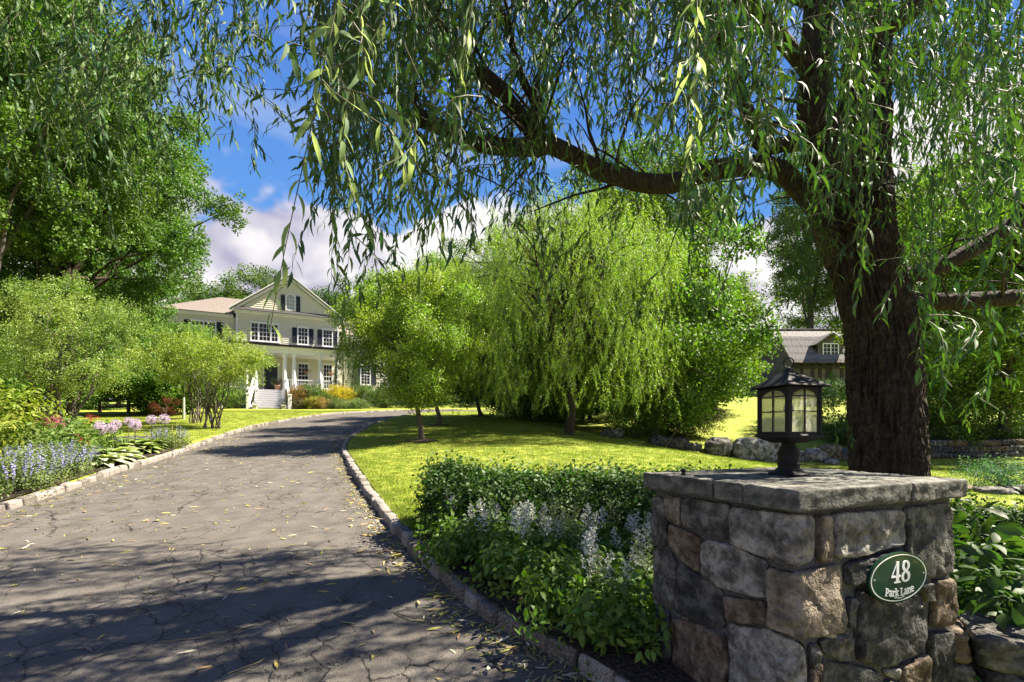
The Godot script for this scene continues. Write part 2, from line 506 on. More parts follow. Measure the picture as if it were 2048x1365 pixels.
	M.barn = tmat(ntex(76, 0.03, [[0.25, Color(0.045, 0.038, 0.033)], [0.5, Color(0.115, 0.105, 0.098)], [0.78, Color(0.22, 0.21, 0.20)]], 512, 5), Vector3(3.0, 0.25, 3.0), 0.9, grain, 0.6)
	M.barn_dark = tmat(ntex(77, 0.03, [[0.25, Color(0.022, 0.018, 0.016)], [0.75, Color(0.080, 0.070, 0.064)]], 512, 5), Vector3(3.0, 0.25, 3.0), 0.9, grain, 0.6)
	M.shake = tmat(ntex(78, 0.04, [[0.25, Color(0.085, 0.078, 0.074)], [0.5, Color(0.165, 0.155, 0.150)], [0.75, Color(0.26, 0.25, 0.24)]], 512, 6, 0.62), Vector3(1.6, 0.6, 0.6), 0.9, grain, 0.8)
	M.shake_worn = tmat(ntex(80, 0.04, [[0.25, Color(0.060, 0.054, 0.050)], [0.5, Color(0.125, 0.116, 0.110)], [0.75, Color(0.21, 0.20, 0.19)]], 512, 6, 0.62), Vector3(1.6, 0.6, 0.6), 0.9, grain, 0.8)
	M.rail = tmat(ntex(79, 0.03, [[0.25, Color(0.030, 0.022, 0.016)], [0.75, Color(0.10, 0.080, 0.060)]]), Vector3(1.0, 3.0, 3.0), 0.92, grain, 0.6)

# ------------------------------------------------------------------ ground, drive, kerbs
func sheet(rows: Array, mat_: Material, called: String, uvs := 0.0) -> MeshInstance3D:    # rows of points, each row the same length, left to right, near to far
	var mb := MB.new()
	mb.mapped = uvs > 0.0
	var w: int = rows[0].size()
	for r in rows.size():
		for k in w:
			var p: Vector3 = rows[r][k]
			var du: Vector3 = rows[r][mini(k + 1, w - 1)] - rows[r][maxi(k - 1, 0)]
			var dv: Vector3 = rows[mini(r + 1, rows.size() - 1)][k] - rows[maxi(r - 1, 0)][k]
			mb.vert(p, du.cross(dv).normalized(), Vector2(p.x, -p.z) * uvs)
	for r in rows.size() - 1:
		for k in w - 1:
			var i := r * w + k
			mb.face(i, i + 1, i + w + 1); mb.face(i, i + w + 1, i + w)
	var o := obj(called, mb, mat_)
	tag(o, "", "", "", "structure")
	return o

func land() -> void:
	var ds := []
	var d := -14.0
	while d < 170.0:
		ds.append(d)
		d += 0.3 if d > -1.0 and d < 12.0 else 0.5 if d < 42.0 else 3.0 if d < 60.0 else 8.0
	var steps := [0.0, 0.03, 0.25, 0.5, 0.8, 1.1, 1.5, 2.0, 2.5, 3.0, 3.6, 4.2, 5.0, 5.8, 6.6, 7.5, 8.5, 9.5, 10.5, 12.0, 13.5, 15.0, 17.0, 19.0, 22.0, 26.0, 31.0, 38.0, 48.0, 62.0, 80.0, 110.0, 150.0]
	var lr := []; var rr := []; var dr := []; var base := []
	for q in ds:
		var xl := along(LEFT, q) - 0.05
		var xr := along(RIGHT, q) + 0.05
		var a := []; var b := []
		for s in steps:
			var x: float = xr + s
			b.append(P(x, q, turf(x, q) - (0.12 if s == 0.0 else 0.0)))
			x = xl - s
			a.append(P(x, q, turf(x, q) - (0.12 if s == 0.0 else 0.0)))
		a.reverse()
		lr.append(a); rr.append(b)
		var c := []
		for k in 17:
			var x: float = lerpf(xl - 0.06, xr + 0.06, k / 16.0)
			c.append(P(x, q, ground(x, q) + 0.012 * sin(x * 2.1 + q * 0.6) * sin(q * 1.1)))
		dr.append(c)
	sheet(lr, M.lawn, "lawn")
	sheet(rr, M.lawn, "lawn")
	sheet(dr, M.asphalt, "driveway", 1.0 / 8.0)
	for q in [-420.0, -120.0, -40.0, -12.0, 10.0, 30.0, 60.0, 110.0, 180.0, 700.0]:
		var c := []
		for x in [-700.0, -200.0, -90.0, -45.0, -15.0, 0.0, 15.0, 45.0, 90.0, 200.0, 700.0]:
			c.append(P(x, q, ground(clampf(x, -60, 60), q) - 1.2))
		base.append(c)
	sheet(base, M.floor, "ground")

func kerb(tab: Array, side: float, called: String, label: String, d0: float, d1: float) -> void:
	var root := Node3D.new()
	root.name = called
	add_child(root)
	tag(root, label, "", "", "structure")
	var forms := []
	for k in 6:                                   # six worn blocks, shared by all
		var mb := MB.new()
		var ns := noise(200 + k, 3.0, 3)
		mb.rbox(Vector3(k, 0, 0), Vector3(0.222, 0.18, 0.112), Basis.IDENTITY, 0.024, ns, 0.014, 3.0, 4)
		for q in mb.v.size(): mb.v[q] -= Vector3(k, 0, 0)
		forms.append(mb.mesh())
	var d := d0
	var at := 0
	while d < d1:
		var x := along(tab, d)
		var x2 := along(tab, d + 0.05)
		var t := Vector3(x2 - x, ground(x2, d + 0.05) - ground(x, d), -0.05).normalized()
		var step := rnd(0.19, 0.235)
		var b := MeshInstance3D.new()
		b.name = "stone"
		b.mesh = forms[rng.randi() % 6]
		b.material_override = M.granite if rng.randf() < 0.72 else M.granite_dark
		root.add_child(b, true)
		var z := Vector3.UP.cross(t).normalized()
		var up := t.cross(-z)
		var bs := Basis(t, up, t.cross(up))
		b.transform = Transform3D(bs.rotated(Vector3.UP, rnd(-0.06, 0.06)) * Basis.from_scale(Vector3(step / 0.226, rnd(0.92, 1.12), rnd(0.9, 1.12))), P(x + side * rnd(-0.012, 0.012), d, ground(x, d) - 0.004 + rnd(-0.012, 0.012)))
		d += step * absf(t.z) * 0.985
		at += 1

# ------------------------------------------------------------------ gate pillar
const PF := Vector3(1.0326, 0, -1.694)                     # cap corner nearest the lens, on plan
const PA := Vector3(0.9205, 0, -0.3907)                    # along the face with the plaque
const PB := Vector3(-0.3907, 0, -0.9205)                   # along the face beside the drive
const BODY := [1.062, 0.785]                               # face lengths

func on_face(w: float, y: float, out: float) -> Vector3:      # a point on the pillar's two near faces: w > 0 plaque face, w < 0 drive face, rounded corner
	var o := PF + (PA + PB) * 0.05
	var r := 0.03
	if w > r: return o + PA * w - PB * out + Vector3(0, y, 0)
	if w < -r: return o - PB * w - PA * out + Vector3(0, y, 0)
	var t := (w / r + 1.0) * PI * 0.25
	var c := o + (PA + PB) * r
	return c + (-PA * cos(t) - PB * sin(t)) * (r + out) + Vector3(0, y, 0)

func smooth_poly(flat: Array) -> PackedVector2Array:
	var q := PackedVector2Array()
	for k in range(0, flat.size(), 2): q.append(Vector2(flat[k], flat[k + 1]))
	var r := PackedVector2Array()
	for k in q.size():                                     # trim the corners a little, then put points along the edges
		var a := q[k]
		var b := q[(k + 1) % q.size()]
		var l := a.distance_to(b)
		var cut := minf(0.014, l * 0.3)
		var n := maxi(1, int((l - 2 * cut) / 0.035))
		for j in n + 1: r.append(a.lerp(b, (cut + (l - 2 * cut) * j / n) / l))
	return r

func face_stone(flat: Array, sd: int, proud: float) -> MB:
	var mb := MB.new()
	var poly := smooth_poly(flat)
	if not Geometry2D.is_polygon_clockwise(poly): poly.reverse()
	var cen := Vector2.ZERO
	for p in poly: cen += p
	cen /= poly.size()
	var ns := noise(sd, 7.0, 4)
	var tilt := Vector2(rnd(-0.06, 0.06), rnd(-0.06, 0.06))
	var rings := [[1.0, -0.03], [0.996, 0.45], [0.982, 0.85], [0.93, 0.98], [0.76, 1.02], [0.58, 1.05], [0.42, 1.06], [0.26, 1.08], [0.12, 1.08], [0.02, 1.08]]
	var pos: Array[Vector3] = []
	var m := poly.size()
	for g in rings:
		for p in poly:
			var q: Vector2 = cen.lerp(p, g[0])
			q += Vector2(ns.get_noise_2d(q.x * 3.0, q.y * 3.0), ns.get_noise_2d(q.x * 3.0 + 9.0, q.y * 3.0)) * 0.007 * g[0]
			var dp: float = proud * g[1] + (0.016 * ns.get_noise_2d(q.x, q.y) + 0.006 * ns.get_noise_2d(q.x * 4.0 + 5.0, q.y * 4.0) + (q - cen).dot(tilt)) * minf(g[1], 1.0)
			pos.append(on_face(q.x, q.y, dp))
	for k in rings.size():
		for j in m:
			var du := pos[k * m + (j + 1) % m] - pos[k * m + (j + m - 1) % m]
			var dv := pos[mini(k + 1, rings.size() - 1) * m + j] - pos[maxi(k - 1, 0) * m + j]
			var nn := du.cross(dv).normalized()
			var outw := on_face(poly[j].x * 0.5 + cen.x * 0.5, 0, 1.0) - on_face(poly[j].x * 0.5 + cen.x * 0.5, 0, 0.0)
			if nn.dot(outw) < 0.0: nn = -nn
			mb.vert(pos[k * m + j], nn)
	for k in rings.size() - 1:
		for j in m:
			var a := k * m + j
			var b := k * m + (j + 1) % m
			mb.face(a, a + m, b + m); mb.face(a, b + m, b)
	return mb

func pillar() -> void:
	var org := PF + (PA + PB) * 0.05 + PA * 0.5 + PB * 0.4
	var root := thing("stone_pillar", Vector3(org.x, 0.15, org.z), "square gate pillar of mixed fieldstone with thick slab cap at drive edge", "pillar")
	var back := -root.position
	var core := MB.new()
	var bs := Basis(PA, Vector3.UP, PA.cross(Vector3.UP))
	var mid := PF + (PA + PB) * 0.05 + PA * (BODY[0] * 0.5) + PB * (BODY[1] * 0.5)
	core.box(Vector3(mid.x, 0.58, mid.z), Vector3(BODY[0] - 0.012, 1.165, BODY[1] - 0.012), bs)
	obj("mortar_core", core, M.mortar, root, back)
	var stones := [
		[[-0.784, 1.123, -0.702, 1.128, -0.681, 1.088, -0.668, 0.995, -0.688, 0.877, -0.781, 0.862], "stone_grey"],
		[[-0.684, 1.145, -0.570, 1.145, -0.564, 1.077, -0.570, 1.005, -0.661, 1.020, -0.688, 1.097], "stone_tan"],
		[[-0.554, 1.144, -0.287, 1.155, -0.289, 0.997, -0.358, 1.000, -0.558, 1.010], "stone_grey"],
		[[-0.661, 1.001, -0.564, 0.995, -0.451, 0.977, -0.445, 0.913, -0.462, 0.805, -0.552, 0.826, -0.661, 0.902], "stone_brown"],
		[[-0.440, 0.958, -0.385, 0.982, -0.258, 0.972, -0.115, 0.951, -0.107, 0.872, -0.111, 0.800, -0.184, 0.788, -0.348, 0.774, -0.445, 0.801], "stone_pale"],
		[[-0.781, 0.847, -0.654, 0.866, -0.608, 0.821, -0.621, 0.585, -0.773, 0.558], "stone_grey"],
		[[-0.602, 0.822, -0.468, 0.799, -0.338, 0.769, -0.322, 0.712, -0.322, 0.597, -0.457, 0.580, -0.615, 0.573], "stone_dark"],
		[[-0.317, 0.754, -0.221, 0.769, -0.111, 0.789, -0.107, 0.701, -0.221, 0.663, -0.302, 0.645], "stone_brown"],
		[[-0.759, 0.543, -0.661, 0.562, -0.654, 0.112, -0.759, 0.097], "stone_dark"],
		[[-0.644, 0.540, -0.457, 0.572, -0.317, 0.578, -0.297, 0.493, -0.297, 0.250, -0.641, 0.091], "stone_brown"],
		[[-0.273, 1.145, -0.277, 0.984, -0.099, 0.962, 0.0, 0.958, 0.025, 0.955, 0.093, 0.966, 0.104, 1.069, 0.093, 1.142, 0.0, 1.155], "stone_pale"],
		[[-0.107, 0.931, -0.099, 0.800, -0.094, 0.698, 0.0, 0.695, 0.027, 0.690, 0.262, 0.676, 0.282, 0.733, 0.265, 0.855, 0.248, 0.942, 0.077, 0.940, 0.0, 0.934], "stone_tan"],
		[[-0.302, 0.633, -0.287, 0.530, -0.277, 0.260, 0.0, 0.300, 0.056, 0.300, 0.062, 0.538, 0.045, 0.662, 0.0, 0.678, -0.107, 0.682], "stone_pale"],
		[[0.114, 1.144, 0.185, 1.139, 0.197, 1.040, 0.197, 0.960, 0.141, 0.958, 0.114, 0.989], "stone_tan"],
		[[0.208, 1.145, 0.636, 1.134, 0.669, 1.079, 0.663, 0.987, 0.480, 0.972, 0.346, 0.960, 0.213, 0.972], "stone_pale"],
		[[0.682, 1.119, 0.703, 1.142, 1.023, 1.136, 1.054, 1.095, 1.060, 0.817, 0.902, 0.806, 0.710, 0.849, 0.690, 0.981], "stone_grey"],
		[[0.282, 0.938, 0.480, 0.955, 0.655, 0.968, 0.664, 0.860, 0.740, 0.815, 0.740, 0.782, 0.500, 0.793, 0.378, 0.850, 0.290, 0.852], "stone_dark"],
		[[0.358, 0.832, 0.480, 0.774, 0.703, 0.764, 0.815, 0.741, 0.835, 0.568, 0.773, 0.492, 0.506, 0.488, 0.362, 0.541, 0.352, 0.709], "stone_dark"],
		[[0.773, 0.790, 0.882, 0.793, 0.886, 0.712, 0.852, 0.708], "stone_grey"],
		[[0.904, 0.799, 1.050, 0.790, 1.058, 0.578, 0.876, 0.592, 0.888, 0.686], "stone_brown"],
		[[0.296, 0.800, 0.342, 0.800, 0.334, 0.672, 0.302, 0.676], "stone_dark"],
		[[0.131, 0.664, 0.276, 0.662, 0.322, 0.637, 0.318, 0.558, 0.253, 0.558, 0.141, 0.610], "stone_grey"],
		[[0.141, 0.584, 0.323, 0.532, 0.490, 0.474, 0.540, 0.372, 0.540, 0.262, 0.131, 0.300], "stone_dark"],
		[[0.535, 0.470, 0.636, 0.460, 0.636, 0.409, 0.550, 0.440], "stone_pale"],
		[[0.652, 0.460, 0.787, 0.474, 0.846, 0.480, 0.850, 0.230, 0.666, 0.240], "stone_brown"],
		[[0.072, 0.656, 0.121, 0.654, 0.126, 0.598, 0.080, 0.552], "stone_grey"],
		[[0.862, 0.570, 1.048, 0.552, 1.048, 0.200, 0.870, 0.200], "stone_dark"],
		[[0.072, 0.545, 0.124, 0.590, 0.120, 0.240, 0.072, 0.240], "stone_brown"],
		[[0.552, 0.420, 0.640, 0.395, 0.652, 0.220, 0.556, 0.220], "stone_grey"],
	]
	var k := 0
	for s in stones:
		obj("stone", face_stone(s[0], 300 + k, rnd(0.016, 0.028)), M[s[1]], root, back)
		k += 1
	# small chips wedged in the joints, and the bed of mortar under the cap
	for c in [[0.19, 0.672, 0.03], [0.62, 0.452, 0.022], [-0.55, 0.568, 0.02], [0.66, 0.775, 0.028], [0.78, 0.7, 0.02]]:
		var mb := MB.new()
		mb.blob(on_face(c[0], c[1], 0.004), Vector3(c[2], c[2] * 0.5, c[2] * 0.6), noise(k, 9.0, 2), 0.4, 4.0, 6, 8)
		obj("chip_stone", mb, M.stone_pale, root, back)
		k += 1
	# cap: five slabs laid round the top, joints left open
	var slabs := [[0.0, 0.700, 0.0, 0.236], [0.0, 0.700, 0.243, 0.392], [0.0, 0.700, 0.399, 0.87], [0.707, 1.13, 0.0, 0.452], [0.707, 1.13, 0.459, 0.87]]
	for s in slabs:
		var mb := MB.new()
		var c: Vector3 = PF + PA * ((s[0] + s[1]) * 0.5) + PB * ((s[2] + s[3]) * 0.5)
		var top: float = 1.25 + rnd(-0.002, 0.002)
		mb.rbox(Vector3(c.x, top - 0.041, c.z), Vector3(s[1] - s[0], 0.082, s[3] - s[2]), bs, 0.009, noise(400 + k, 5.0, 5), 0.009, 2.6, 18)
		obj("cap_slab", mb, M.cap, root, back)
		k += 1
	var jn := MB.new()
	var cm := PF + PA * 0.565 + PB * 0.435
	jn.box(Vector3(cm.x, 1.198, cm.z), Vector3(1.09, 0.07, 0.83), bs)
	obj("cap_joint", jn, M.mortar, root, back)
	# low wall running off from the pillar towards the lane
	var w := thing("low_stone_wall", Vector3(2.3, 0.12, -2.2), "low dark fieldstone wall running off from the gate pillar to the right", "stone wall")
	var wd := Vector3(0.86, 0, 0.51).normalized()
	var wb := Basis(wd, Vector3.UP, wd.cross(Vector3.UP))
	var st := PF + PA * 1.06 + PB * 0.36
	for row in 3:
		var x := 0.16 - row * 0.05
		while x < 2.2:
			var l := rnd(0.22, 0.46)
			var mb := MB.new()
			var c := st + wd * (x + l * 0.5)
			mb.rbox(Vector3(c.x, 0.17 + row * 0.155, c.z), Vector3(l - 0.012, 0.148, 0.36 + rnd(-0.03, 0.03)), wb.rotated(Vector3.UP, rnd(-0.04, 0.04)), 0.03, noise(500 + k, 5.0, 4), 0.03, 2.0, 8)
			obj("stone", mb, M[["stone_dark", "stone_brown", "stone_grey"][rng.randi() % 3]], w, -w.position)
			x += l
			k += 1

# ------------------------------------------------------------------ lantern, plaque, knob
func lantern() -> void:
	var at := Vector3(1.3640, 1.25, -2.315)
	var root := thing("pillar_lantern", at, "dark bronze square lantern with arched seeded glass panes on the stone pillar cap", "lantern")
	root.rotation.y = -0.54 + PI * 0.25
	var m := MB.new()
	m.lathe([[0.0, 0.0], [0.088, 0.0], [0.090, 0.010], [0.084, 0.016], [0.074, 0.018], [0.060, 0.026], [0.054, 0.034], [0.0, 0.034]], 32)
	obj("base", m, M.bronze, root)
	m = MB.new()
	m.lathe([[0.048, 0.032], [0.048, 0.050], [0.051, 0.053], [0.051, 0.060], [0.048, 0.063], [0.048, 0.100], [0.051, 0.103], [0.049, 0.112], [0.044, 0.124], [0.033, 0.146], [0.031, 0.165], [0.0, 0.165]], 32)
	obj("post", m, M.bronze, root)
	m = MB.new()
	frustum(m, 0.050, 0.160, 0.106, 0.188); frustum(m, 0.106, 0.188, 0.106, 0.196); frustum(m, 0.106, 0.196, 0.098, 0.204)
	obj("tray", m, M.bronze, root)
	for sx in [-1, 1]:
		for sz in [-1, 1]:
			m = MB.new()
			m.cbox(Vector3(sx * 0.091, 0.3215, sz * 0.091), Vector3(0.016, 0.239, 0.016), 0.003)
			obj("corner_post", m, M.bronze, root)
	m = MB.new()
	frustum(m, 0.121, 0.4290, 0.125, 0.4340); frustum(m, 0.125, 0.4340, 0.094, 0.4550); frustum(m, 0.094, 0.4550, 0.016, 0.5110); frustum(m, 0.016, 0.5110, 0.012, 0.5250)
	m.quad(Vector3(-0.121, 0.4290, -0.121), Vector3(0.121, 0.4290, -0.121), Vector3(0.121, 0.4290, 0.121), Vector3(-0.121, 0.4290, 0.121))
	obj("roof", m, M.bronze, root)
	m = MB.new()
	var ring := []; var rr := []
	for k in 25:
		var a := TAU * k / 24.0
		ring.append(Vector3(sin(a) * 0.021, 0.5550 - cos(a) * 0.025, 0).rotated(Vector3.UP, -0.78))
		rr.append(0.0032)
	m.tube(ring, rr, 8, false)
	m.lathe([[0.010, 0.5230], [0.012, 0.5270], [0.006, 0.5330], [0.0, 0.5350]], 16)
	obj("hanging_ring", m, M.bronze, root)
	for f in 4:                                            # four glazed sides
		var b := Basis(Vector3.UP, f * PI * 0.5)
		var side := Node3D.new()
		side.name = "glazed_side"
		root.add_child(side, true)
		side.basis = b
		m = MB.new()
		m.span(Vector3(-0.083, 0.2125, 0.0862), Vector3(0.083, 0.4250, 0.0890))
		obj("pane", m, M.seeded, side)
		m = MB.new()                                       # arch plate above, with the round opening
		for k in 16:
			var a0 := PI * k / 16.0
			var a1 := PI * (k + 1) / 16.0
			var p0 := Vector2(-cos(a0) * 0.074, 0.3750 + sin(a0) * 0.040)
			var p1 := Vector2(-cos(a1) * 0.074, 0.3750 + sin(a1) * 0.040)
			m.quad(Vector3(p0.x, p0.y, 0.095), Vector3(p1.x, p1.y, 0.095), Vector3(p1.x, 0.4270, 0.095), Vector3(p0.x, 0.4270, 0.095))
			m.quad(Vector3(p1.x, p1.y, 0.095), Vector3(p0.x, p0.y, 0.095), Vector3(p0.x, p0.y, 0.0905), Vector3(p1.x, p1.y, 0.0905))
		m.span(Vector3(-0.083, 0.206, 0.0905), Vector3(-0.074, 0.4270, 0.0950)); m.span(Vector3(0.074, 0.206, 0.0905), Vector3(0.083, 0.4270, 0.0950))
		m.span(Vector3(-0.074, 0.204, 0.0905), Vector3(0.074, 0.214, 0.0952))
		obj("arch_plate", m, M.bronze, side)
		m = MB.new()
		m.span(Vector3(-0.0025, 0.214, 0.0915), Vector3(0.0025, 0.4170, 0.0965))
		m.span(Vector3(-0.074, 0.310, 0.0912), Vector3(0.074, 0.3145, 0.0958)); m.span(Vector3(-0.074, 0.3820, 0.0912), Vector3(0.074, 0.3865, 0.0958))
		obj("glazing_bar", m, M.bronze, side)
	m = MB.new()
	m.lathe([[0.014, 0.203], [0.014, 0.275], [0.011, 0.279], [0.0, 0.279]], 20)
	obj("candle_sleeve", m, mat(Color(0.30, 0.30, 0.26), 0.6), root)
	m = MB.new()
	m.lathe([[0.008, 0.279], [0.012, 0.295], [0.022, 0.318], [0.024, 0.334], [0.017, 0.352], [0.0, 0.360]], 20)
	obj("bulb", m, mat(Color(0.55, 0.55, 0.52), 0.25), root)

func frustum(m: MB, a: float, y0: float, b: float, y1: float) -> void:
	var lo := [Vector3(-a, y0, a), Vector3(a, y0, a), Vector3(a, y0, -a), Vector3(-a, y0, -a)]
	var hi := [Vector3(-b, y1, b), Vector3(b, y1, b), Vector3(b, y1, -b), Vector3(-b, y1, -b)]
	for k in 4: m.quad(lo[k], lo[(k + 1) % 4], hi[(k + 1) % 4], hi[k])
	m.quad(lo[3], lo[2], lo[1], lo[0]); m.quad(hi[0], hi[1], hi[2], hi[3])

func lettering(text: String, size: float, at: Vector3, tilt: float, font: Font, mt: Material, root: Node3D) -> void:
	var t := TextMesh.new()
	t.text = text; t.font = font; t.font_size = 64; t.pixel_size = size / 64.0; t.depth = 0.002
	t.curve_step = 1.0
	var o := obj("letter", t, mt, root, at)
	o.rotation.z = tilt

func plaque() -> void:
	var at := on_face(0.556, 0.863, 0.052)
	var root := thing("address_plaque", at, "dark green oval address plaque lettered in white on the pillar face", "sign", "", deg_to_rad(23.0))
	root.rotation.z = deg_to_rad(-1.5)
	var green := mat(Color(0.006, 0.034, 0.020), 0.3, 0.35)
	green.clearcoat_enabled = true; green.clearcoat = 0.25; green.clearcoat_roughness = 0.06
	var ink := mat(Color(0.74, 0.76, 0.72), 0.5)
	var ell := func(rx: float, ry: float, z0: float, z1: float, inner: float) -> MB:
		var m := MB.new()
		for k in 64:
			var a := TAU * k / 64.0
			var b := TAU * (k + 1) / 64.0
			var p := Vector3(cos(a) * rx, sin(a) * ry, z1); var q := Vector3(cos(b) * rx, sin(b) * ry, z1)
			var s := Vector3(0, 0, z0 - z1)
			var i := inner
			m.quad(Vector3(p.x * i, p.y * i, z1), p, q, Vector3(q.x * i, q.y * i, z1)) if i > 0.0 else m.tri(Vector3(0, 0, z1), p, q)
			m.quad(p + s, q + s, q, p)
			if i > 0.0: m.quad(Vector3(q.x * i, q.y * i, z0), Vector3(p.x * i, p.y * i, z0), Vector3(p.x * i, p.y * i, z1), Vector3(q.x * i, q.y * i, z1))
		return m
	obj("plate", ell.call(0.200, 0.103, -0.012, 0.0, 0.0), green, root)
	var edge: MB = ell.call(0.190, 0.0945, 0.0, 0.0012, 0.972)
	obj("border_line", edge, ink, root)
	var f := SystemFont.new()
	f.font_names = PackedStringArray(["Droid Serif"])
	f.font_weight = 700
	lettering("48", 0.122, Vector3(0.008, 0.022, 0.0015), 0.0, f, ink, root)
	var word := "Park Lane"
	var adv := [0.0275, 0.0225, 0.019, 0.023, 0.0115, 0.026, 0.0235, 0.024, 0.0205]
	var x := -0.099
	for k in word.length():
		x += adv[k] * 0.5
		var u: float = x / 0.165
		if word[k] != " ": lettering(word[k], 0.043, Vector3(x, -0.060 + u * u * 0.030, 0.0015), u * 0.30, f, ink, root)
		x += adv[k] * 0.5
	for k in 7:
		var m := MB.new()
		var u := (k - 3) / 3.0
		m.blob(Vector3(u * 0.030, -0.0835 + u * u * 0.004 + (0.002 if k % 2 else 0.0), 0.001), Vector3(0.0042, 0.0026, 0.0012), noise(1, 1.0, 1), 0.0, 1.0, 5, 8)
		obj("scroll_ornament", m, ink, root)
	for s in [-1, 1]:
		var m := MB.new()
		m.blob(Vector3(s * 0.168, 0.004, 0.001), Vector3(0.004, 0.004, 0.002), noise(1, 1.0, 1), 0.0, 1.0, 5, 10)
		obj("screw", m, mat(Color(0.35, 0.33, 0.30), 0.4), root)
	# a small dark stub standing on the cap
	var kx := MB.new()
	kx.lathe([[0.0, 0.0], [0.012, 0.0], [0.012, 0.008], [0.008, 0.011], [0.011, 0.018], [0.012, 0.024], [0.008, 0.031], [0.0, 0.034]], 12)
	var ko := obj("cap_knob", kx, M.bronze, null, PF + PA * 0.04 + PB * 0.63 + Vector3(0.02, 1.2505, -0.02))
	tag(ko, "tiny dark knob standing on the pillar cap left of the lantern", "knob")

# ------------------------------------------------------------------ foliage
var SP := {}

func sprig(count: int, ln: float, ratio: float, size: float, parts := 2, droop := 0.0, along_twig := 0.75) -> ArrayMesh:   # a twig's worth of leaves, growing along +y from the origin
	var mb := MB.new()
	mb.tinted = true
	var side := rdir(); side.y = 0; side = side.normalized()
	for k in count:
		var t := pow(float(k + 1) / count, along_twig)
		var off := Vector3(sin(k * 2.4) * 0.32, 0, cos(k * 2.4) * 0.32) * size * (0.25 + t * 0.75) * rnd(0.2, 1.0)
		var p := Vector3(0, t * size, 0) + off + side * (t * t * size * 0.25)
		var dir := (off.normalized() * rnd(0.5, 1.0) + Vector3(0, rnd(-0.2, 0.7) - droop, 0) + rdir() * 0.35).normalized()
		var nrm := (Vector3.UP * 0.8 + rdir() * 0.9).normalized()
		if absf(nrm.dot(dir)) > 0.9: nrm = rdir()
		var g := rnd(0.72, 1.28)
		mb.col = Color(g * rnd(0.92, 1.08), g, g * rnd(0.85, 1.1))
		mb.leaf(p, dir, nrm, ln * rnd(0.7, 1.2), ln * ratio * rnd(0.8, 1.15), parts, 0.3, 0.3)
	return mb.mesh()

func strand_mesh(length: float, ln: float, gap: float) -> ArrayMesh:       # hanging willow strand, growing along -y
	var mb := MB.new()
	mb.tinted = true
	var t := 0.0
	var k := 0
	var sw := rdir() * 0.08
	while t < length:
		var f := t / length
		var p := Vector3(sw.x * f * f * length, -t, sw.z * f * f * length)
		var a := k * 2.3 + rnd(-0.4, 0.4)
		var dir := (Vector3(cos(a), 0, sin(a)) * rnd(0.5, 1.0) + Vector3.DOWN * rnd(0.2, 1.1)).normalized()
		var g := rnd(0.75, 1.25)
		mb.col = Color(g * rnd(0.92, 1.1), g, g * rnd(0.85, 1.1))
		mb.leaf(p, dir, (Vector3.UP + rdir()).normalized(), ln * rnd(0.7, 1.2), ln * 0.22, 2, 0.2, 0.25)
		t += gap * rnd(0.7, 1.3)
		k += 1
	return mb.mesh()

func make_sprigs() -> void:
	SP.maple = sprig(26, 0.115, 0.80, 0.50, 2, 0.25)
	SP.maple_b = sprig(22, 0.125, 0.75, 0.55, 2, 0.2)
	SP.far = sprig(24, 0.17, 0.75, 0.75, 2, 0.15)
	SP.fine = sprig(30, 0.070, 0.48, 0.36, 2, 0.1)
	SP.tiny = sprig(34, 0.042, 0.5, 0.26, 2, 0.0)
	SP.hedge = sprig(22, 0.026, 0.62, 0.13, 2, -0.1)
	SP.scale = sprig(60, 0.045, 0.35, 0.30, 1 + 1, -0.5)
	SP.strand = strand_mesh(0.85, 0.105, 0.026)
	SP.strand_b = strand_mesh(0.9, 0.105, 0.026)

func fresh(c: Color) -> Color:                              # young summer green
	return Color(c.r * 0.92, c.g * 1.04, c.b)

func basis_to(dir: Vector3, roll: float, s: float) -> Basis:              # y axis along dir
	var x := dir.cross(Vector3.FORWARD if absf(dir.z) < 0.9 else Vector3.RIGHT).normalized()
	return Basis(x, dir, x.cross(dir)).rotated(dir, roll).scaled_local(Vector3.ONE * s)

func limb(mb: MB, a: Vector3, b: Vector3, r0: float, r1: float, seg: int, bow := 0.12, n := 6) -> Array:
	var pts := []; var rad := []
	var l := (b - a).length()
	var o := rdir() * l * bow + Vector3.UP * l * bow * 0.5
	for k in n + 1:
		var t := float(k) / n
		pts.append(a.lerp(b, t) + o * sin(PI * t) + (rdir() * l * 0.018 if k > 0 and k < n else Vector3.ZERO))
		rad.append(lerpf(r0, r1, pow(t, 0.8)))
	mb.tube(pts, rad, seg, false)
	return pts

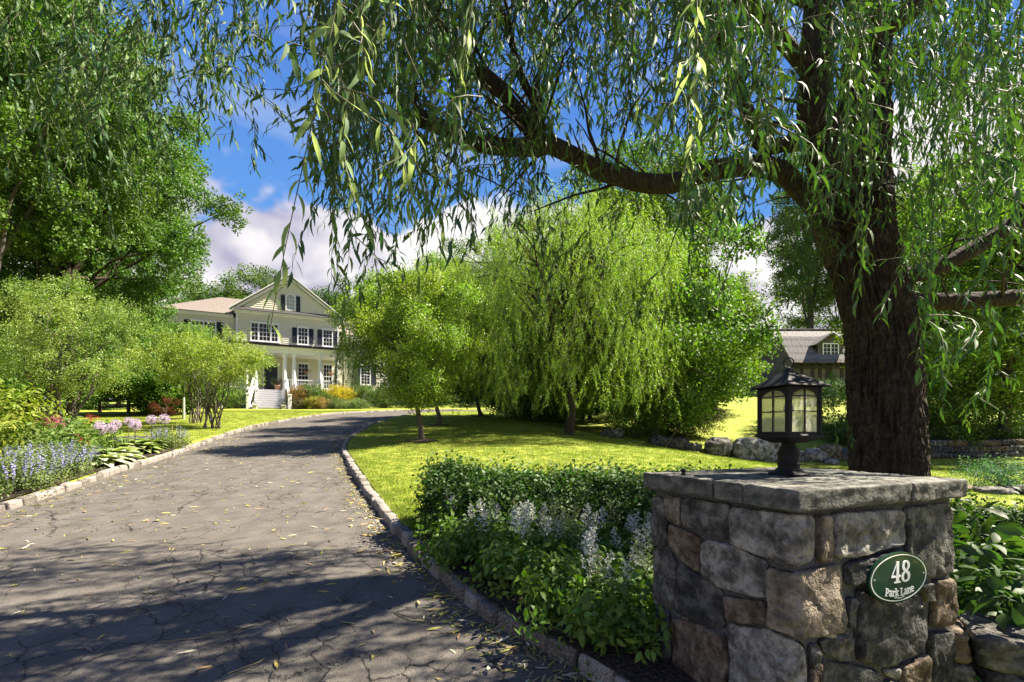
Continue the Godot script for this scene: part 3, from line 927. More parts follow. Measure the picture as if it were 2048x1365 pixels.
# one tree: trunk with limbs, crown of sprigs gathered in clumps with gaps between
func tree(called: String, label: String, category: String, group: String, x: float, d: float, s: Dictionary) -> Node3D:
	var base := P(x, d, turf(x, d) - 0.03)
	var root := thing(called, base, label, category, group)
	var cen := Vector3(s.get("cx", 0.0), s.cy, s.get("cz", 0.0))
	var rad: Vector3 = s.r
	var wood := MB.new()
	var seg: int = s.get("seg", 8)
	var tr: float = s.tr
	var stems: int = s.get("stems", 1)
	var heads := []
	for k in stems:
		var foot: Vector3 = Vector3.ZERO if stems == 1 else Vector3(rnd(-1, 1), 0, rnd(-1, 1)) * s.get("foot", 0.25)
		var head := cen + Vector3(rnd(-0.15, 0.15), rnd(0.1, 0.55), rnd(-0.15, 0.15)) * rad
		if stems > 1:
			var a := TAU * k / stems + rnd(-0.3, 0.3)
			head = cen + Vector3(cos(a) * rad.x * rnd(0.3, 0.7), rad.y * rnd(-0.2, 0.55), sin(a) * rad.z * rnd(0.3, 0.7))
		if s.has("lean"): head += s.lean
		heads.append(limb(wood, foot, head, tr * rnd(0.8, 1.0) if stems > 1 else tr, tr * 0.16, seg, s.get("bow", 0.05), 9))
		if stems == 1: wood.tube([foot - Vector3(0, 0.25, 0), foot + Vector3(0, 0.02, 0), foot + Vector3(0, tr * 2.2, 0)], [tr * 1.7, tr * 1.4, tr * 0.98], seg, false)
	var clumps := []
	var nc: int = int(s.clumps * 0.85)
	for k in nc:
		var best := Vector3.ZERO
		var far := -1.0
		for tries in 5:
			var e := rdir()
			var q: Vector3 = cen + e * rad * pow(rng.randf(), 0.42) * (1.0 if e.y > -0.2 else s.get("under", 0.85))
			var near := 99.0
			for c in clumps: near = minf(near, (c - q).length())
			if near > far:
				far = near; best = q
		if rng.randf() < 0.16: best = cen + (best - cen) * rnd(1.12, 1.32)
		clumps.append(best)
		if k < s.get("limbs", 14):
			var pts: Array = heads[k % heads.size()]
			var at: int = clampi(int(rnd(2.5, 8.0)), 2, pts.size() - 2)
			limb(wood, pts[at], best, tr * 0.34, tr * 0.06, 5, 0.10, 5)
	obj("trunk", wood, s.get("bark", M.bark_grey), root)
	var xf := []; var cols := []
	var per: int = int(s.per * 1.35)
	var cr: float = s.cr * 0.9
	var tone: Color = fresh(s.tone)
	for c in clumps:
		var shade := jit(tone, s.get("vary", 0.16), s.get("hue", 0.10))
		for k in per:
			var e := rdir()
			var q: Vector3 = c + e * cr * Vector3(1.15, 0.8, 1.15) * pow(rng.randf(), 0.55)
			var outw: Vector3 = ((q - cen) / rad).normalized()
			var dir: Vector3 = (outw * 0.8 + rdir() * 0.7 + Vector3.UP * s.get("rise", 0.15)).normalized()
			xf.append(Transform3D(basis_to(dir, rnd(0, TAU), rnd(0.75, 1.25) * s.get("size", 1.0)), q))
			cols.append(jit(shade, 0.10, 0.05))
	multi("crown", SP[s.sprig], s.get("mat", M.leaf), xf, cols, root)
	return root

func bush(called: String, label: String, category: String, group: String, x: float, d: float, r: Vector3, tone: Color, spr: String, count: int, size := 1.0, lumps := 5, mt: Material = null) -> Node3D:
	var root := thing(called, P(x, d, turf(x, d) - 0.02), label, category, group)
	var wood := MB.new()
	var xf := []; var cols := []
	var parts := []
	for k in lumps:
		var a := TAU * k / lumps + rnd(-0.4, 0.4)
		parts.append(Vector3(cos(a) * r.x * 0.45, r.y * rnd(0.42, 0.62), sin(a) * r.z * 0.45))
		limb(wood, Vector3(rnd(-0.05, 0.05), -0.05, rnd(-0.05, 0.05)), parts[k], 0.025, 0.006, 5, 0.1, 4)
	parts.append(Vector3(0, r.y * 0.6, 0))
	for k in count:
		var c: Vector3 = parts[k % parts.size()]
		var e := rdir()
		var q := c + e * r * Vector3(0.6, 0.45, 0.6) * pow(rng.randf(), 0.3)
		if q.y < 0.03: q.y = rnd(0.03, 0.2)
		var dir := (e * 0.9 + rdir() * 0.5 + Vector3.UP * 0.35).normalized()
		xf.append(Transform3D(basis_to(dir, rnd(0, TAU), rnd(0.75, 1.2) * size), q))
		cols.append(jit(tone, 0.18, 0.10))
	obj("stems", wood, M.bark_grey, root)
	multi("foliage", SP[spr], mt if mt else M.leaf, xf, cols, root)
	return root

# ------------------------------------------------------------------ the big willow over the gate
var WL: Array[Mesh] = []

func willow_leaf(parts: int, bend: float, fold: float) -> ArrayMesh:       # unit leaf along +y, facing +z
	var mb := MB.new()
	mb.leaf(Vector3.ZERO, Vector3.UP, Vector3.BACK, 1.0, 0.175, parts, fold, bend)
	return mb.mesh()

func strand_path(a: Vector3, tip: Vector3, n: int) -> Array:               # out from the branch, then falling under its own weight
	var pts := []
	var h := Vector3(tip.x - a.x, 0, tip.z - a.z)
	var sway := Vector3(rnd(-1, 1), rnd(-0.4, 0.4), rnd(-1, 1)) * 0.12
	var wl := rnd(3.0, 8.0)
	for k in n + 1:
		var t := float(k) / n
		var g := 1.0 - pow(1.0 - t, 2.2)
		pts.append(Vector3(a.x, lerpf(a.y, tip.y, pow(t, 1.25)), a.z) + h * g + sway * sin(t * wl) * (0.3 + t))
	return pts

func big_willow() -> void:
	var root := thing("willow_tree", P(3.52, 4.4, turf(3.52, 4.4) - 0.05), "huge old willow with dark furrowed trunk leaning limbs over the drive", "tree")
	var back := -root.position
	var ridges := noise(71, 0.55, 2, FastNoiseLite.TYPE_SIMPLEX_SMOOTH)
	ridges.fractal_type = FastNoiseLite.FRACTAL_RIDGED
	# [x, d, height, radius] along each member
	var trunk := [[3.56, 4.4, 0.05, 0.44], [3.54, 4.4, 0.35, 0.34], [3.52, 4.4, 0.75, 0.305], [3.52, 4.4, 1.1, 0.295], [3.50, 4.4, 1.6, 0.288], [3.48, 4.4, 2.1, 0.280], [3.44, 4.4, 2.5, 0.272], [3.35, 4.4, 2.9, 0.270], [3.25, 4.4, 3.25, 0.285], [3.22, 4.4, 3.55, 0.285], [3.26, 4.42, 3.95, 0.240], [3.34, 4.46, 4.5, 0.21], [3.40, 4.5, 5.2, 0.18], [3.5, 4.6, 6.2, 0.15], [3.7, 4.6, 7.2, 0.10], [3.8, 4.6, 8.2, 0.05]]
	var upright := [[3.14, 4.38, 3.58, 0.19], [2.95, 4.32, 3.90, 0.18], [2.78, 4.25, 4.20, 0.165], [2.71, 4.2, 4.5, 0.135], [2.73, 4.2, 4.9, 0.122], [2.75, 4.2, 5.5, 0.116], [2.73, 4.15, 6.2, 0.10], [2.60, 4.0, 7.0, 0.08], [2.4, 3.8, 7.9, 0.04]]
	var main := [[3.14, 4.4, 3.14, 0.17], [2.98, 4.4, 3.38, 0.130], [2.86, 4.38, 3.55, 0.108], [2.64, 4.33, 3.73, 0.096], [2.36, 4.25, 3.86, 0.090], [2.00, 4.15, 3.82, 0.087], [1.62, 4.05, 3.70, 0.083], [1.32, 3.95, 3.56, 0.079], [1.03, 3.87, 3.54, 0.076], [0.72, 3.75, 3.55, 0.071], [0.49, 3.65, 3.61, 0.067], [0.31, 3.55, 3.63, 0.062], [0.19, 3.48, 3.62, 0.055]]
	var limb_b := [[0.24, 3.50, 3.60, 0.070], [0.02, 3.38, 3.52, 0.062], [-0.22, 3.28, 3.48, 0.056], [-0.38, 3.22, 3.50, 0.052], [-0.52, 3.18, 3.55, 0.050], [-0.64, 3.15, 3.57, 0.048], [-0.745, 3.12, 3.565, 0.046]]
	var limb_a := [[0.20, 3.49, 3.63, 0.066], [0.04, 3.42, 3.80, 0.056], [-0.10, 3.36, 3.93, 0.050], [-0.30, 3.28, 4.04, 0.044], [-0.46, 3.2, 4.18, 0.038], [-0.60, 3.1, 4.32, 0.032], [-0.95, 2.9, 4.62, 0.022], [-1.4, 2.8, 4.8, 0.012]]
	var limb_c := [[0.22, 3.5, 3.66, 0.042], [0.17, 3.45, 3.88, 0.034], [0.06, 3.38, 4.04, 0.028], [-0.05, 3.2, 4.3, 0.018], [-0.3, 2.9, 4.6, 0.008]]
	var right_low := [[3.58, 4.38, 2.66, 0.11], [3.84, 4.30, 2.66, 0.080], [4.3, 4.2, 2.66, 0.072], [4.9, 4.05, 2.70, 0.066], [5.8, 3.9, 2.9, 0.05], [6.6, 3.6, 3.3, 0.03]]
	var right_up := [[3.44, 4.4, 2.85, 0.11], [3.72, 4.3, 2.93, 0.080], [4.05, 4.25, 3.06, 0.072], [4.45, 4.15, 3.32, 0.066], [5.0, 4.0, 3.7, 0.055], [5.8, 3.8, 4.4, 0.03]]
	var back_limb := [[2.80, 4.30, 4.15, 0.09], [2.45, 4.2, 4.05, 0.065], [2.15, 4.1, 4.0, 0.055], [1.8, 3.8, 4.35, 0.045], [1.3, 3.4, 4.9, 0.03], [0.6, 2.8, 5.4, 0.012]]
	var high_left := [[2.74, 4.2, 4.6, 0.075], [2.2, 3.95, 4.85, 0.06], [1.6, 3.6, 5.0, 0.05], [0.8, 3.1, 5.15, 0.035], [0.0, 2.6, 5.3, 0.025], [-1.2, 2.4, 5.3, 0.015], [-2.4, 2.6, 5.2, 0.008]]
	var far_left := [[2.75, 4.2, 5.3, 0.075], [1.5, 4.1, 5.7, 0.06], [0.0, 3.9, 5.9, 0.045], [-1.6, 3.7, 5.8, 0.03], [-3.2, 3.6, 5.5, 0.015], [-4.4, 3.6, 5.2, 0.006]]
	var near_top := [[3.38, 4.5, 5.0, 0.10], [2.9, 3.6, 5.5, 0.08], [2.5, 2.6, 5.7, 0.06], [2.2, 1.6, 5.6, 0.04], [2.0, 0.6, 5.3, 0.015]]
	var right_top := [[3.42, 4.5, 5.2, 0.10], [4.2, 4.1, 5.7, 0.08], [5.0, 3.6, 5.9, 0.05], [5.8, 3.0, 5.6, 0.015]]
	var members := [["trunk", trunk, 192], ["limb", upright, 64], ["limb", main, 32], ["limb", limb_b, 20], ["limb", limb_a, 16], ["limb", limb_c, 10], ["limb", right_low, 28], ["limb", right_up, 26], ["limb", back_limb, 14], ["limb", high_left, 10], ["limb", far_left, 10], ["limb", near_top, 12], ["limb", right_top, 12]]
	for mem in members:
		var pts := []; var rad := []
		var src: Array = mem[1]
		for k in src.size() - 1:                            # fine rings for the bark
			var n := maxi(2, int(P(src[k][0], src[k][1], src[k][2]).distance_to(P(src[k + 1][0], src[k + 1][1], src[k + 1][2])) / (0.028 if mem[2] > 30 else 0.06)))
			for j in n:
				var t := float(j) / n
				var a: Array = src[maxi(k - 1, 0)]; var b: Array = src[k]; var c: Array = src[k + 1]; var e: Array = src[mini(k + 2, src.size() - 1)]
				var A := P(a[0], a[1], a[2]); var B := P(b[0], b[1], b[2]); var C := P(c[0], c[1], c[2]); var E := P(e[0], e[1], e[2])
				pts.append(B.cubic_interpolate(C, A, E, t)); rad.append(lerpf(b[3], c[3], t))
		pts.append(P(src[-1][0], src[-1][1], src[-1][2])); rad.append(src[-1][3])
		var mb := MB.new()
		mb.tube(pts, rad, mem[2], true, ridges, 0.16 if mem[0] == "trunk" else 0.14, 3.4)
		if src == limb_b:                                  # broken end with splinters
			for k in 7:
				var q := P(-0.745, 3.12, 3.565) + Vector3(0, rnd(-0.035, 0.04), rnd(-0.035, 0.035))
				mb.tube([q + Vector3(0.06, 0, 0), q, q + Vector3(-rnd(0.03, 0.11), rnd(-0.02, 0.02), 0)], [0.016, 0.013, 0.002], 5, false)
		obj(mem[0], mb, M.bark, root, back)
	# bare side twigs on the members
	var tw := MB.new()
	var spots: Array[Vector3] = []
	for mem in members.slice(1):
		var src: Array = mem[1]
		for k in src.size() * 3:
			var i := rng.randi() % (src.size() - 1)
			var t := rng.randf()
			var p := P(lerpf(src[i][0], src[i + 1][0], t), lerpf(src[i][1], src[i + 1][1], t), lerpf(src[i][2], src[i + 1][2], t))
			var q := p + (rdir() + Vector3(-0.25, 0.35, 0.2)).normalized() * rnd(0.35, 1.0)
			if q.z < -4.9: q.z = -4.9 + rnd(0.0, 0.5)
			var pts := limb(tw, p, q, rnd(0.010, 0.022), 0.003, 5, 0.12, 5)
			spots.append(pts[3]); spots.append(pts[5])
	obj("twigs", tw, M.bark, root, back).set_meta("kind", "stuff")
	# hanging strands: [x range and distance range at the tip, tip heights, height where they leave the branches, how many]
	for k in 3: WL.append(willow_leaf(4, [0.15, 0.4, 0.65][k], 0.25))
	# each: sideways share of distance (from, to), distance (from, to), tip height (from, to), height where they leave the branches, how many
	var groups := [
		[-1.10, -0.93, 3.0, 4.0, 3.0, 4.3, 5.0, 9], [-0.95, -0.80, 2.9, 4.0, 2.95, 4.3, 5.0, 15], [-0.82, -0.64, 3.0, 4.2, 3.35, 4.4, 5.2, 19], [-0.66, -0.57, 3.1, 4.1, 3.25, 4.6, 5.2, 9],
		[-0.42, -0.34, 2.1, 2.9, 2.05, 3.0, 4.6, 11], [-0.38, -0.12, 1.9, 2.9, 2.15, 3.2, 4.5, 30], [-0.40, -0.10, 2.6, 3.6, 2.9, 4.1, 4.9, 26], [-0.12, 0.22, 2.3, 3.8, 3.1, 4.3, 5.0, 28],
		[0.20, 0.42, 2.2, 3.6, 3.2, 4.2, 5.0, 22], [0.34, 0.52, 1.6, 2.4, 2.10, 2.6, 4.2, 14], [0.40, 0.58, 2.4, 3.7, 3.3, 4.3, 5.1, 20], [0.69, 0.78, 2.3, 3.2, 2.5, 3.2, 4.6, 6],
		[0.66, 0.90, 2.8, 3.9, 3.5, 4.5, 5.2, 13], [0.86, 1.10, 2.0, 3.2, 2.3, 3.4, 4.6, 18], [0.84, 1.12, 3.4, 4.3, 2.9, 4.4, 5.3, 18],
		[-0.10, 0.30, 4.3, 5.2, 4.1, 5.6, 6.3, 34], [0.30, 0.62, 4.3, 5.3, 4.2, 5.8, 6.4, 34], [0.80, 1.14, 4.4, 5.4, 3.6, 5.8, 6.4, 52], [-0.40, -0.08, 3.8, 4.6, 3.9, 5.0, 5.9, 22],
	]
	var strands := []
	for g in groups:
		for k in g[7]:
			var d := rnd(g[2], g[3])
			var tip := P(rnd(g[0], g[1]) * d, d, lerpf(g[4], g[5], rng.randf()))
			var a := tip + Vector3(rnd(-0.35, 0.6), 0, rnd(-0.4, 0.4))
			a.y = maxf(g[6] + rnd(-0.5, 0.4), tip.y + 0.5)
			strands.append([a, tip, 1])
	for one in [[-0.62, 1.32, 1.78, -0.40, 3.2], [-0.50, 1.6, 2.15, -0.3, 3.4], [2.16, 2.45, 1.56, 2.1, 3.6], [2.12, 2.4, 1.75, 2.0, 3.6], [1.78, 2.4, 2.1, 1.75, 3.8], [1.86, 2.5, 2.25, 1.9, 3.8], [2.62, 2.6, 1.72, 2.7, 3.0]]:
		strands.append([P(one[3], one[1] + 0.15, one[4]), P(one[0], one[1], one[2]), 1])
	# the crown above, which shades the gate and the near drive
	for k in 1600:
		var q := P(rnd(-2.0, 7.6), 0, rnd(4.6, 9.2))
		var hy: float = q.y
		var d := rnd(-2.4, 4.1 + 0.26 * hy)
		q.z = -d
		if d > 2.4 and hy < 1.75 + d: continue
		if Vector2((q.x - 2.8) * 0.92, d - 2.2).length() > 5.2 - (hy - 4.6) * 0.42: continue
		strands.append([q + Vector3(rnd(-0.3, 0.3), rnd(0.5, 1.3), rnd(-0.3, 0.3)), q, 0])
	for p in spots.slice(0, spots.size(), 3): strands.append([p, p + Vector3(rnd(-0.3, 0.2), -rnd(0.3, 0.95), rnd(-0.2, 0.25)), 1])
	# side shoots leave the strands at an angle and droop
	var more := []
	for s in strands:
		if s[2] == 0: continue
		for k in 3:
			var t := rnd(0.25, 0.9)
			var q: Vector3 = s[0].lerp(s[1], t)
			var o := rdir(); o.y *= 0.3
			more.append([q, q + o.normalized() * rnd(0.08, 0.28) + Vector3.DOWN * rnd(0.10, 0.34), 1])
	strands.append_array(more)
	# nearest strands first: their leaves are single things to look at
	strands.sort_custom(func(a, b): return a[1].distance_to(Vector3(0, EYE, 0)) + (9.0 if a[2] == 0 else 0.0) < b[1].distance_to(Vector3(0, EYE, 0)) + (9.0 if b[2] == 0 else 0.0))
	var greens := [Color(0.062, 0.130, 0.040), Color(0.078, 0.152, 0.036), Color(0.054, 0.116, 0.048), Color(0.098, 0.172, 0.036)]
	var mats := []
	for c in greens:
		var m := leafmat(0.6, 0.62, 0.28)
		m.vertex_color_use_as_albedo = false
		m.albedo_color = Color(c.r, c.g, c.b).linear_to_srgb()
		mats.append(m)
	var singles := 0
	var xf := [[], [], []]; var cols := [[], [], []]
	var twigs := MB.new()
	for s in strands:
		var len_: float = s[0].distance_to(s[1])
		var n := maxi(6, int(len_ / 0.09))
		var path := strand_path(s[0], s[1], n)
		var rad := []
		for k in path.size(): rad.append(lerpf(0.0032, 0.0011, float(k) / n))
		var mine: MB = MB.new() if singles < 300 and s[2] == 1 else twigs
		mine.tube(path, rad, 4, false)
		var owner_: Node3D = null
		if mine != twigs: owner_ = obj("frond", mine, M.twig_green, root, back)
		var step := 0.027 if s[2] == 1 else 0.05
		var t := len_ * (0.10 if s[2] == 1 else 0.0)
		var k := rng.randi() % 5
		var tone: Color = jit(greens[rng.randi() % 4], 0.12, 0.05)
		while t < len_:
			var f := t / len_ * n
			var i := mini(int(f), n - 1)
			var p: Vector3 = path[i].lerp(path[i + 1], f - i)
			var ax: Vector3 = (path[i + 1] - path[i]).normalized()
			var an := k * 2.45 + rnd(-0.5, 0.5)
			var sd := Vector3(cos(an), 0, sin(an))
			var dir := (ax * rnd(0.2, 0.9) + sd * rnd(0.35, 1.0) + Vector3.DOWN * rnd(0.1, 0.5)).normalized()
			var ln := rnd(0.060, 0.112) * (1.0 if s[2] == 1 else 1.35)
			var x := dir.cross((sd + Vector3.UP * 0.6 + rdir() * 0.6).normalized()).normalized()
			var bs := Basis(x, dir, x.cross(dir)) * Basis.from_scale(Vector3(ln * rnd(0.85, 1.25), ln, ln))
			if owner_ and singles < 300:
				var lf := MeshInstance3D.new()
				lf.name = "leaf"; lf.mesh = WL[k % 3]; lf.material_override = mats[rng.randi() % 4]
				owner_.add_child(lf, true)
				lf.transform = Transform3D(bs, p)
				singles += 1
			else:
				xf[k % 3].append(Transform3D(bs, p + back)); cols[k % 3].append(jit(tone, 0.16, 0.10))
			t += step * rnd(0.7, 1.3)
			k += 1
	obj("hanging_twigs", twigs, M.twig_green, root, back).set_meta("kind", "stuff")
	for k in 3: multi("crown", WL[k], leafmat(0.6, 0.62, 0.28), xf[k], cols[k], root)
	print("willow leaves ", xf[0].size() + xf[1].size() + xf[2].size(), " strands ", strands.size())

# a weeping willow further back, drooping strands over a dome
func far_willow(x: float, d: float, label: String, rx: float, top: float, count: int, tone: Color) -> void:
	var root := thing("weeping_willow", P(x, d, turf(x, d) - 0.03), label, "tree")
	var wood := MB.new()
	var pts := limb(wood, Vector3(0, -0.2, 0), Vector3(-0.1, top * 0.82, 0.1), 0.17, 0.05, 10, 0.03, 9)
	var xf := []; var cols := []
	tone = fresh(tone)
	var ends := []
	for k in 74:
		var a := TAU * k / 74.0 * 7.0 + rnd(-0.3, 0.3)
		var rr := sqrt(rng.randf())
		var tip := Vector3(cos(a) * rx * rr, top * (1.0 - 0.30 * rr * rr) * rnd(0.84, 1.0), sin(a) * rx * 0.8 * rr)
		limb(wood, pts[3 + rng.randi() % 5], tip, 0.045, 0.010, 5, 0.14, 6)
		ends.append(tip)
	for k in count:
		var e: Vector3 = ends[rng.randi() % ends.size()]
		var q := e + Vector3(rnd(-0.42, 0.42), rnd(-0.4, 0.25), rnd(-0.42, 0.42))
		var hang := rng.randf()
		q.y -= hang * hang * (top * 0.66)
		if q.y < 1.3: q.y = rnd(1.5, 3.2)
		xf.append(Transform3D(basis_to(Vector3(rnd(-0.5, 0.5), 1, rnd(-0.5, 0.5)).normalized(), rnd(0, TAU), rnd(0.5, 1.1)), q))
		cols.append(jit(tone, 0.20, 0.10))
	obj("trunk", wood, M.bark, root)
	multi("crown", SP.strand, M.leaf_soft, xf, cols, root)

# ------------------------------------------------------------------ the house
const HB := 3.2                                            # height of its ground line

func siding(mb: MB, x0: float, x1: float, y0: float, y1: float, z: float, cut = null) -> void:   # lapped boards facing +z
	var y := y0
	while y < y1 - 0.01:
		var t := minf(y + 0.165, y1)
		var a0 := x0; var a1 := x1; var b0 := x0; var b1 := x1
		if cut != null:
			var p: Vector2 = cut.call(y); var q: Vector2 = cut.call(t)
			a0 = p.x; a1 = p.y; b0 = q.x; b1 = q.y
		if a1 - a0 > 0.02:
			mb.quad(Vector3(a0, y, z + 0.034), Vector3(a1, y, z + 0.034), Vector3(b1, t, z + 0.004), Vector3(b0, t, z + 0.004))
			mb.quad(Vector3(a0, y, z), Vector3(a1, y, z), Vector3(a1, y, z + 0.034), Vector3(a0, y, z + 0.034))
		y = t

func window(root: Node3D, x0: float, x1: float, y0: float, y1: float, z: float, cols_: int, rows_: int, splits := [], hood := true) -> void:
	var w := Node3D.new()
	w.name = "window"
	root.add_child(w, true)
	w.position = Vector3(x0, y0, z)
	var wd := x1 - x0
	var ht := y1 - y0
	var f := MB.new()
	f.span(Vector3(0, 0, 0.0), Vector3(0.10, ht, 0.06)); f.span(Vector3(wd - 0.10, 0, 0), Vector3(wd, ht, 0.06))
	f.span(Vector3(0.10, ht - 0.12, 0), Vector3(wd - 0.10, ht, 0.062)); f.span(Vector3(0.10, 0, 0), Vector3(wd - 0.10, 0.07, 0.062))
	for s in splits: f.span(Vector3(s - 0.06, 0.07, 0), Vector3(s + 0.06, ht - 0.12, 0.06))
	obj("frame", f, M.white, w)
	if hood:
		f = MB.new()
		f.span(Vector3(-0.06, ht, 0), Vector3(wd + 0.06, ht + 0.05, 0.11))
		obj("hood_moulding", f, M.white, w)
	f = MB.new()
	f.span(Vector3(-0.04, -0.06, 0), Vector3(wd + 0.04, -0.003, 0.10))
	obj("sill", f, M.white, w)
	var edges: Array = [0.10]
	for s in splits:
		edges.append(s - 0.06); edges.append(s + 0.06)
	edges.append(wd - 0.10)
	for k in range(0, edges.size(), 2):
		var a: float = edges[k]; var b: float = edges[k + 1]
		var g := MB.new()
		g.span(Vector3(a, 0.07, 0.012), Vector3(b, ht - 0.12, 0.020))
		obj("pane", g, M.glass, w)
		var n: int = cols_ if splits.is_empty() else (2 if b - a < 0.5 else 3)
		g = MB.new()
		for c in range(1, n): g.span(Vector3(lerpf(a, b, float(c) / n) - 0.013, 0.07, 0.020), Vector3(lerpf(a, b, float(c) / n) + 0.013, ht - 0.12, 0.040))
		for r in range(1, rows_):
			var yy := lerpf(0.07, ht - 0.12, float(r) / rows_)
			var hh := 0.03 if r * 2 == rows_ else 0.013
			g.span(Vector3(a, yy - hh, 0.020), Vector3(b, yy + hh, 0.042))
		obj("muntins", g, M.white, w)

func shutter(root: Node3D, x0: float, x1: float, y0: float, y1: float, z: float) -> void:
	var m := MB.new()
	m.span(Vector3(x0, y0, z + 0.02), Vector3(x0 + 0.05, y1, z + 0.06)); m.span(Vector3(x1 - 0.05, y0, z + 0.02), Vector3(x1, y1, z + 0.06))
	var mid := (y0 + y1) * 0.5
	for y in [y0, mid - 0.03, y1 - 0.06]: m.span(Vector3(x0 + 0.05, y, z + 0.02), Vector3(x1 - 0.05, y + 0.06, z + 0.06))
	for p in [[y0 + 0.06, mid - 0.03], [mid + 0.03, y1 - 0.06]]:
		var n := int((p[1] - p[0]) / 0.06)
		for k in n:
			var y: float = lerpf(p[0], p[1], (k + 0.5) / n)
			m.box(Vector3((x0 + x1) * 0.5, y, z + 0.038), Vector3(x1 - x0 - 0.10, 0.058, 0.008), Basis(Vector3.RIGHT, -0.5))
	obj("shutter", m, M.navy, root)

func roof_slab(mb: MB, a: Vector3, b: Vector3, c: Vector3, e: Vector3, th: float) -> void:   # a,b eave; c,e ridge; courses of shingle stepped up the slope
	var nrm := (b - a).cross(e - a).normalized()
	var n := maxi(1, int((e - a).length() / 0.16))
	for k in n:
		var t0 := float(k) / n
		var t1 := float(k + 1) / n
		var p0 := a.lerp(e, t0) + nrm * (th + 0.012); var p1 := b.lerp(c, t0) + nrm * (th + 0.012)
		var p2 := b.lerp(c, t1) + nrm * th; var p3 := a.lerp(e, t1) + nrm * th
		mb.quad(p0, p1, p2, p3)
		mb.quad(p0 - nrm * 0.012, p1 - nrm * 0.012, p1, p0)
	mb.quad(a, b, b + nrm * th, a + nrm * th)
	mb.quad(b, c, c + nrm * th, b + nrm * th); mb.quad(e, a, a + nrm * th, e + nrm * th)
	mb.quad(e, c, b, a)

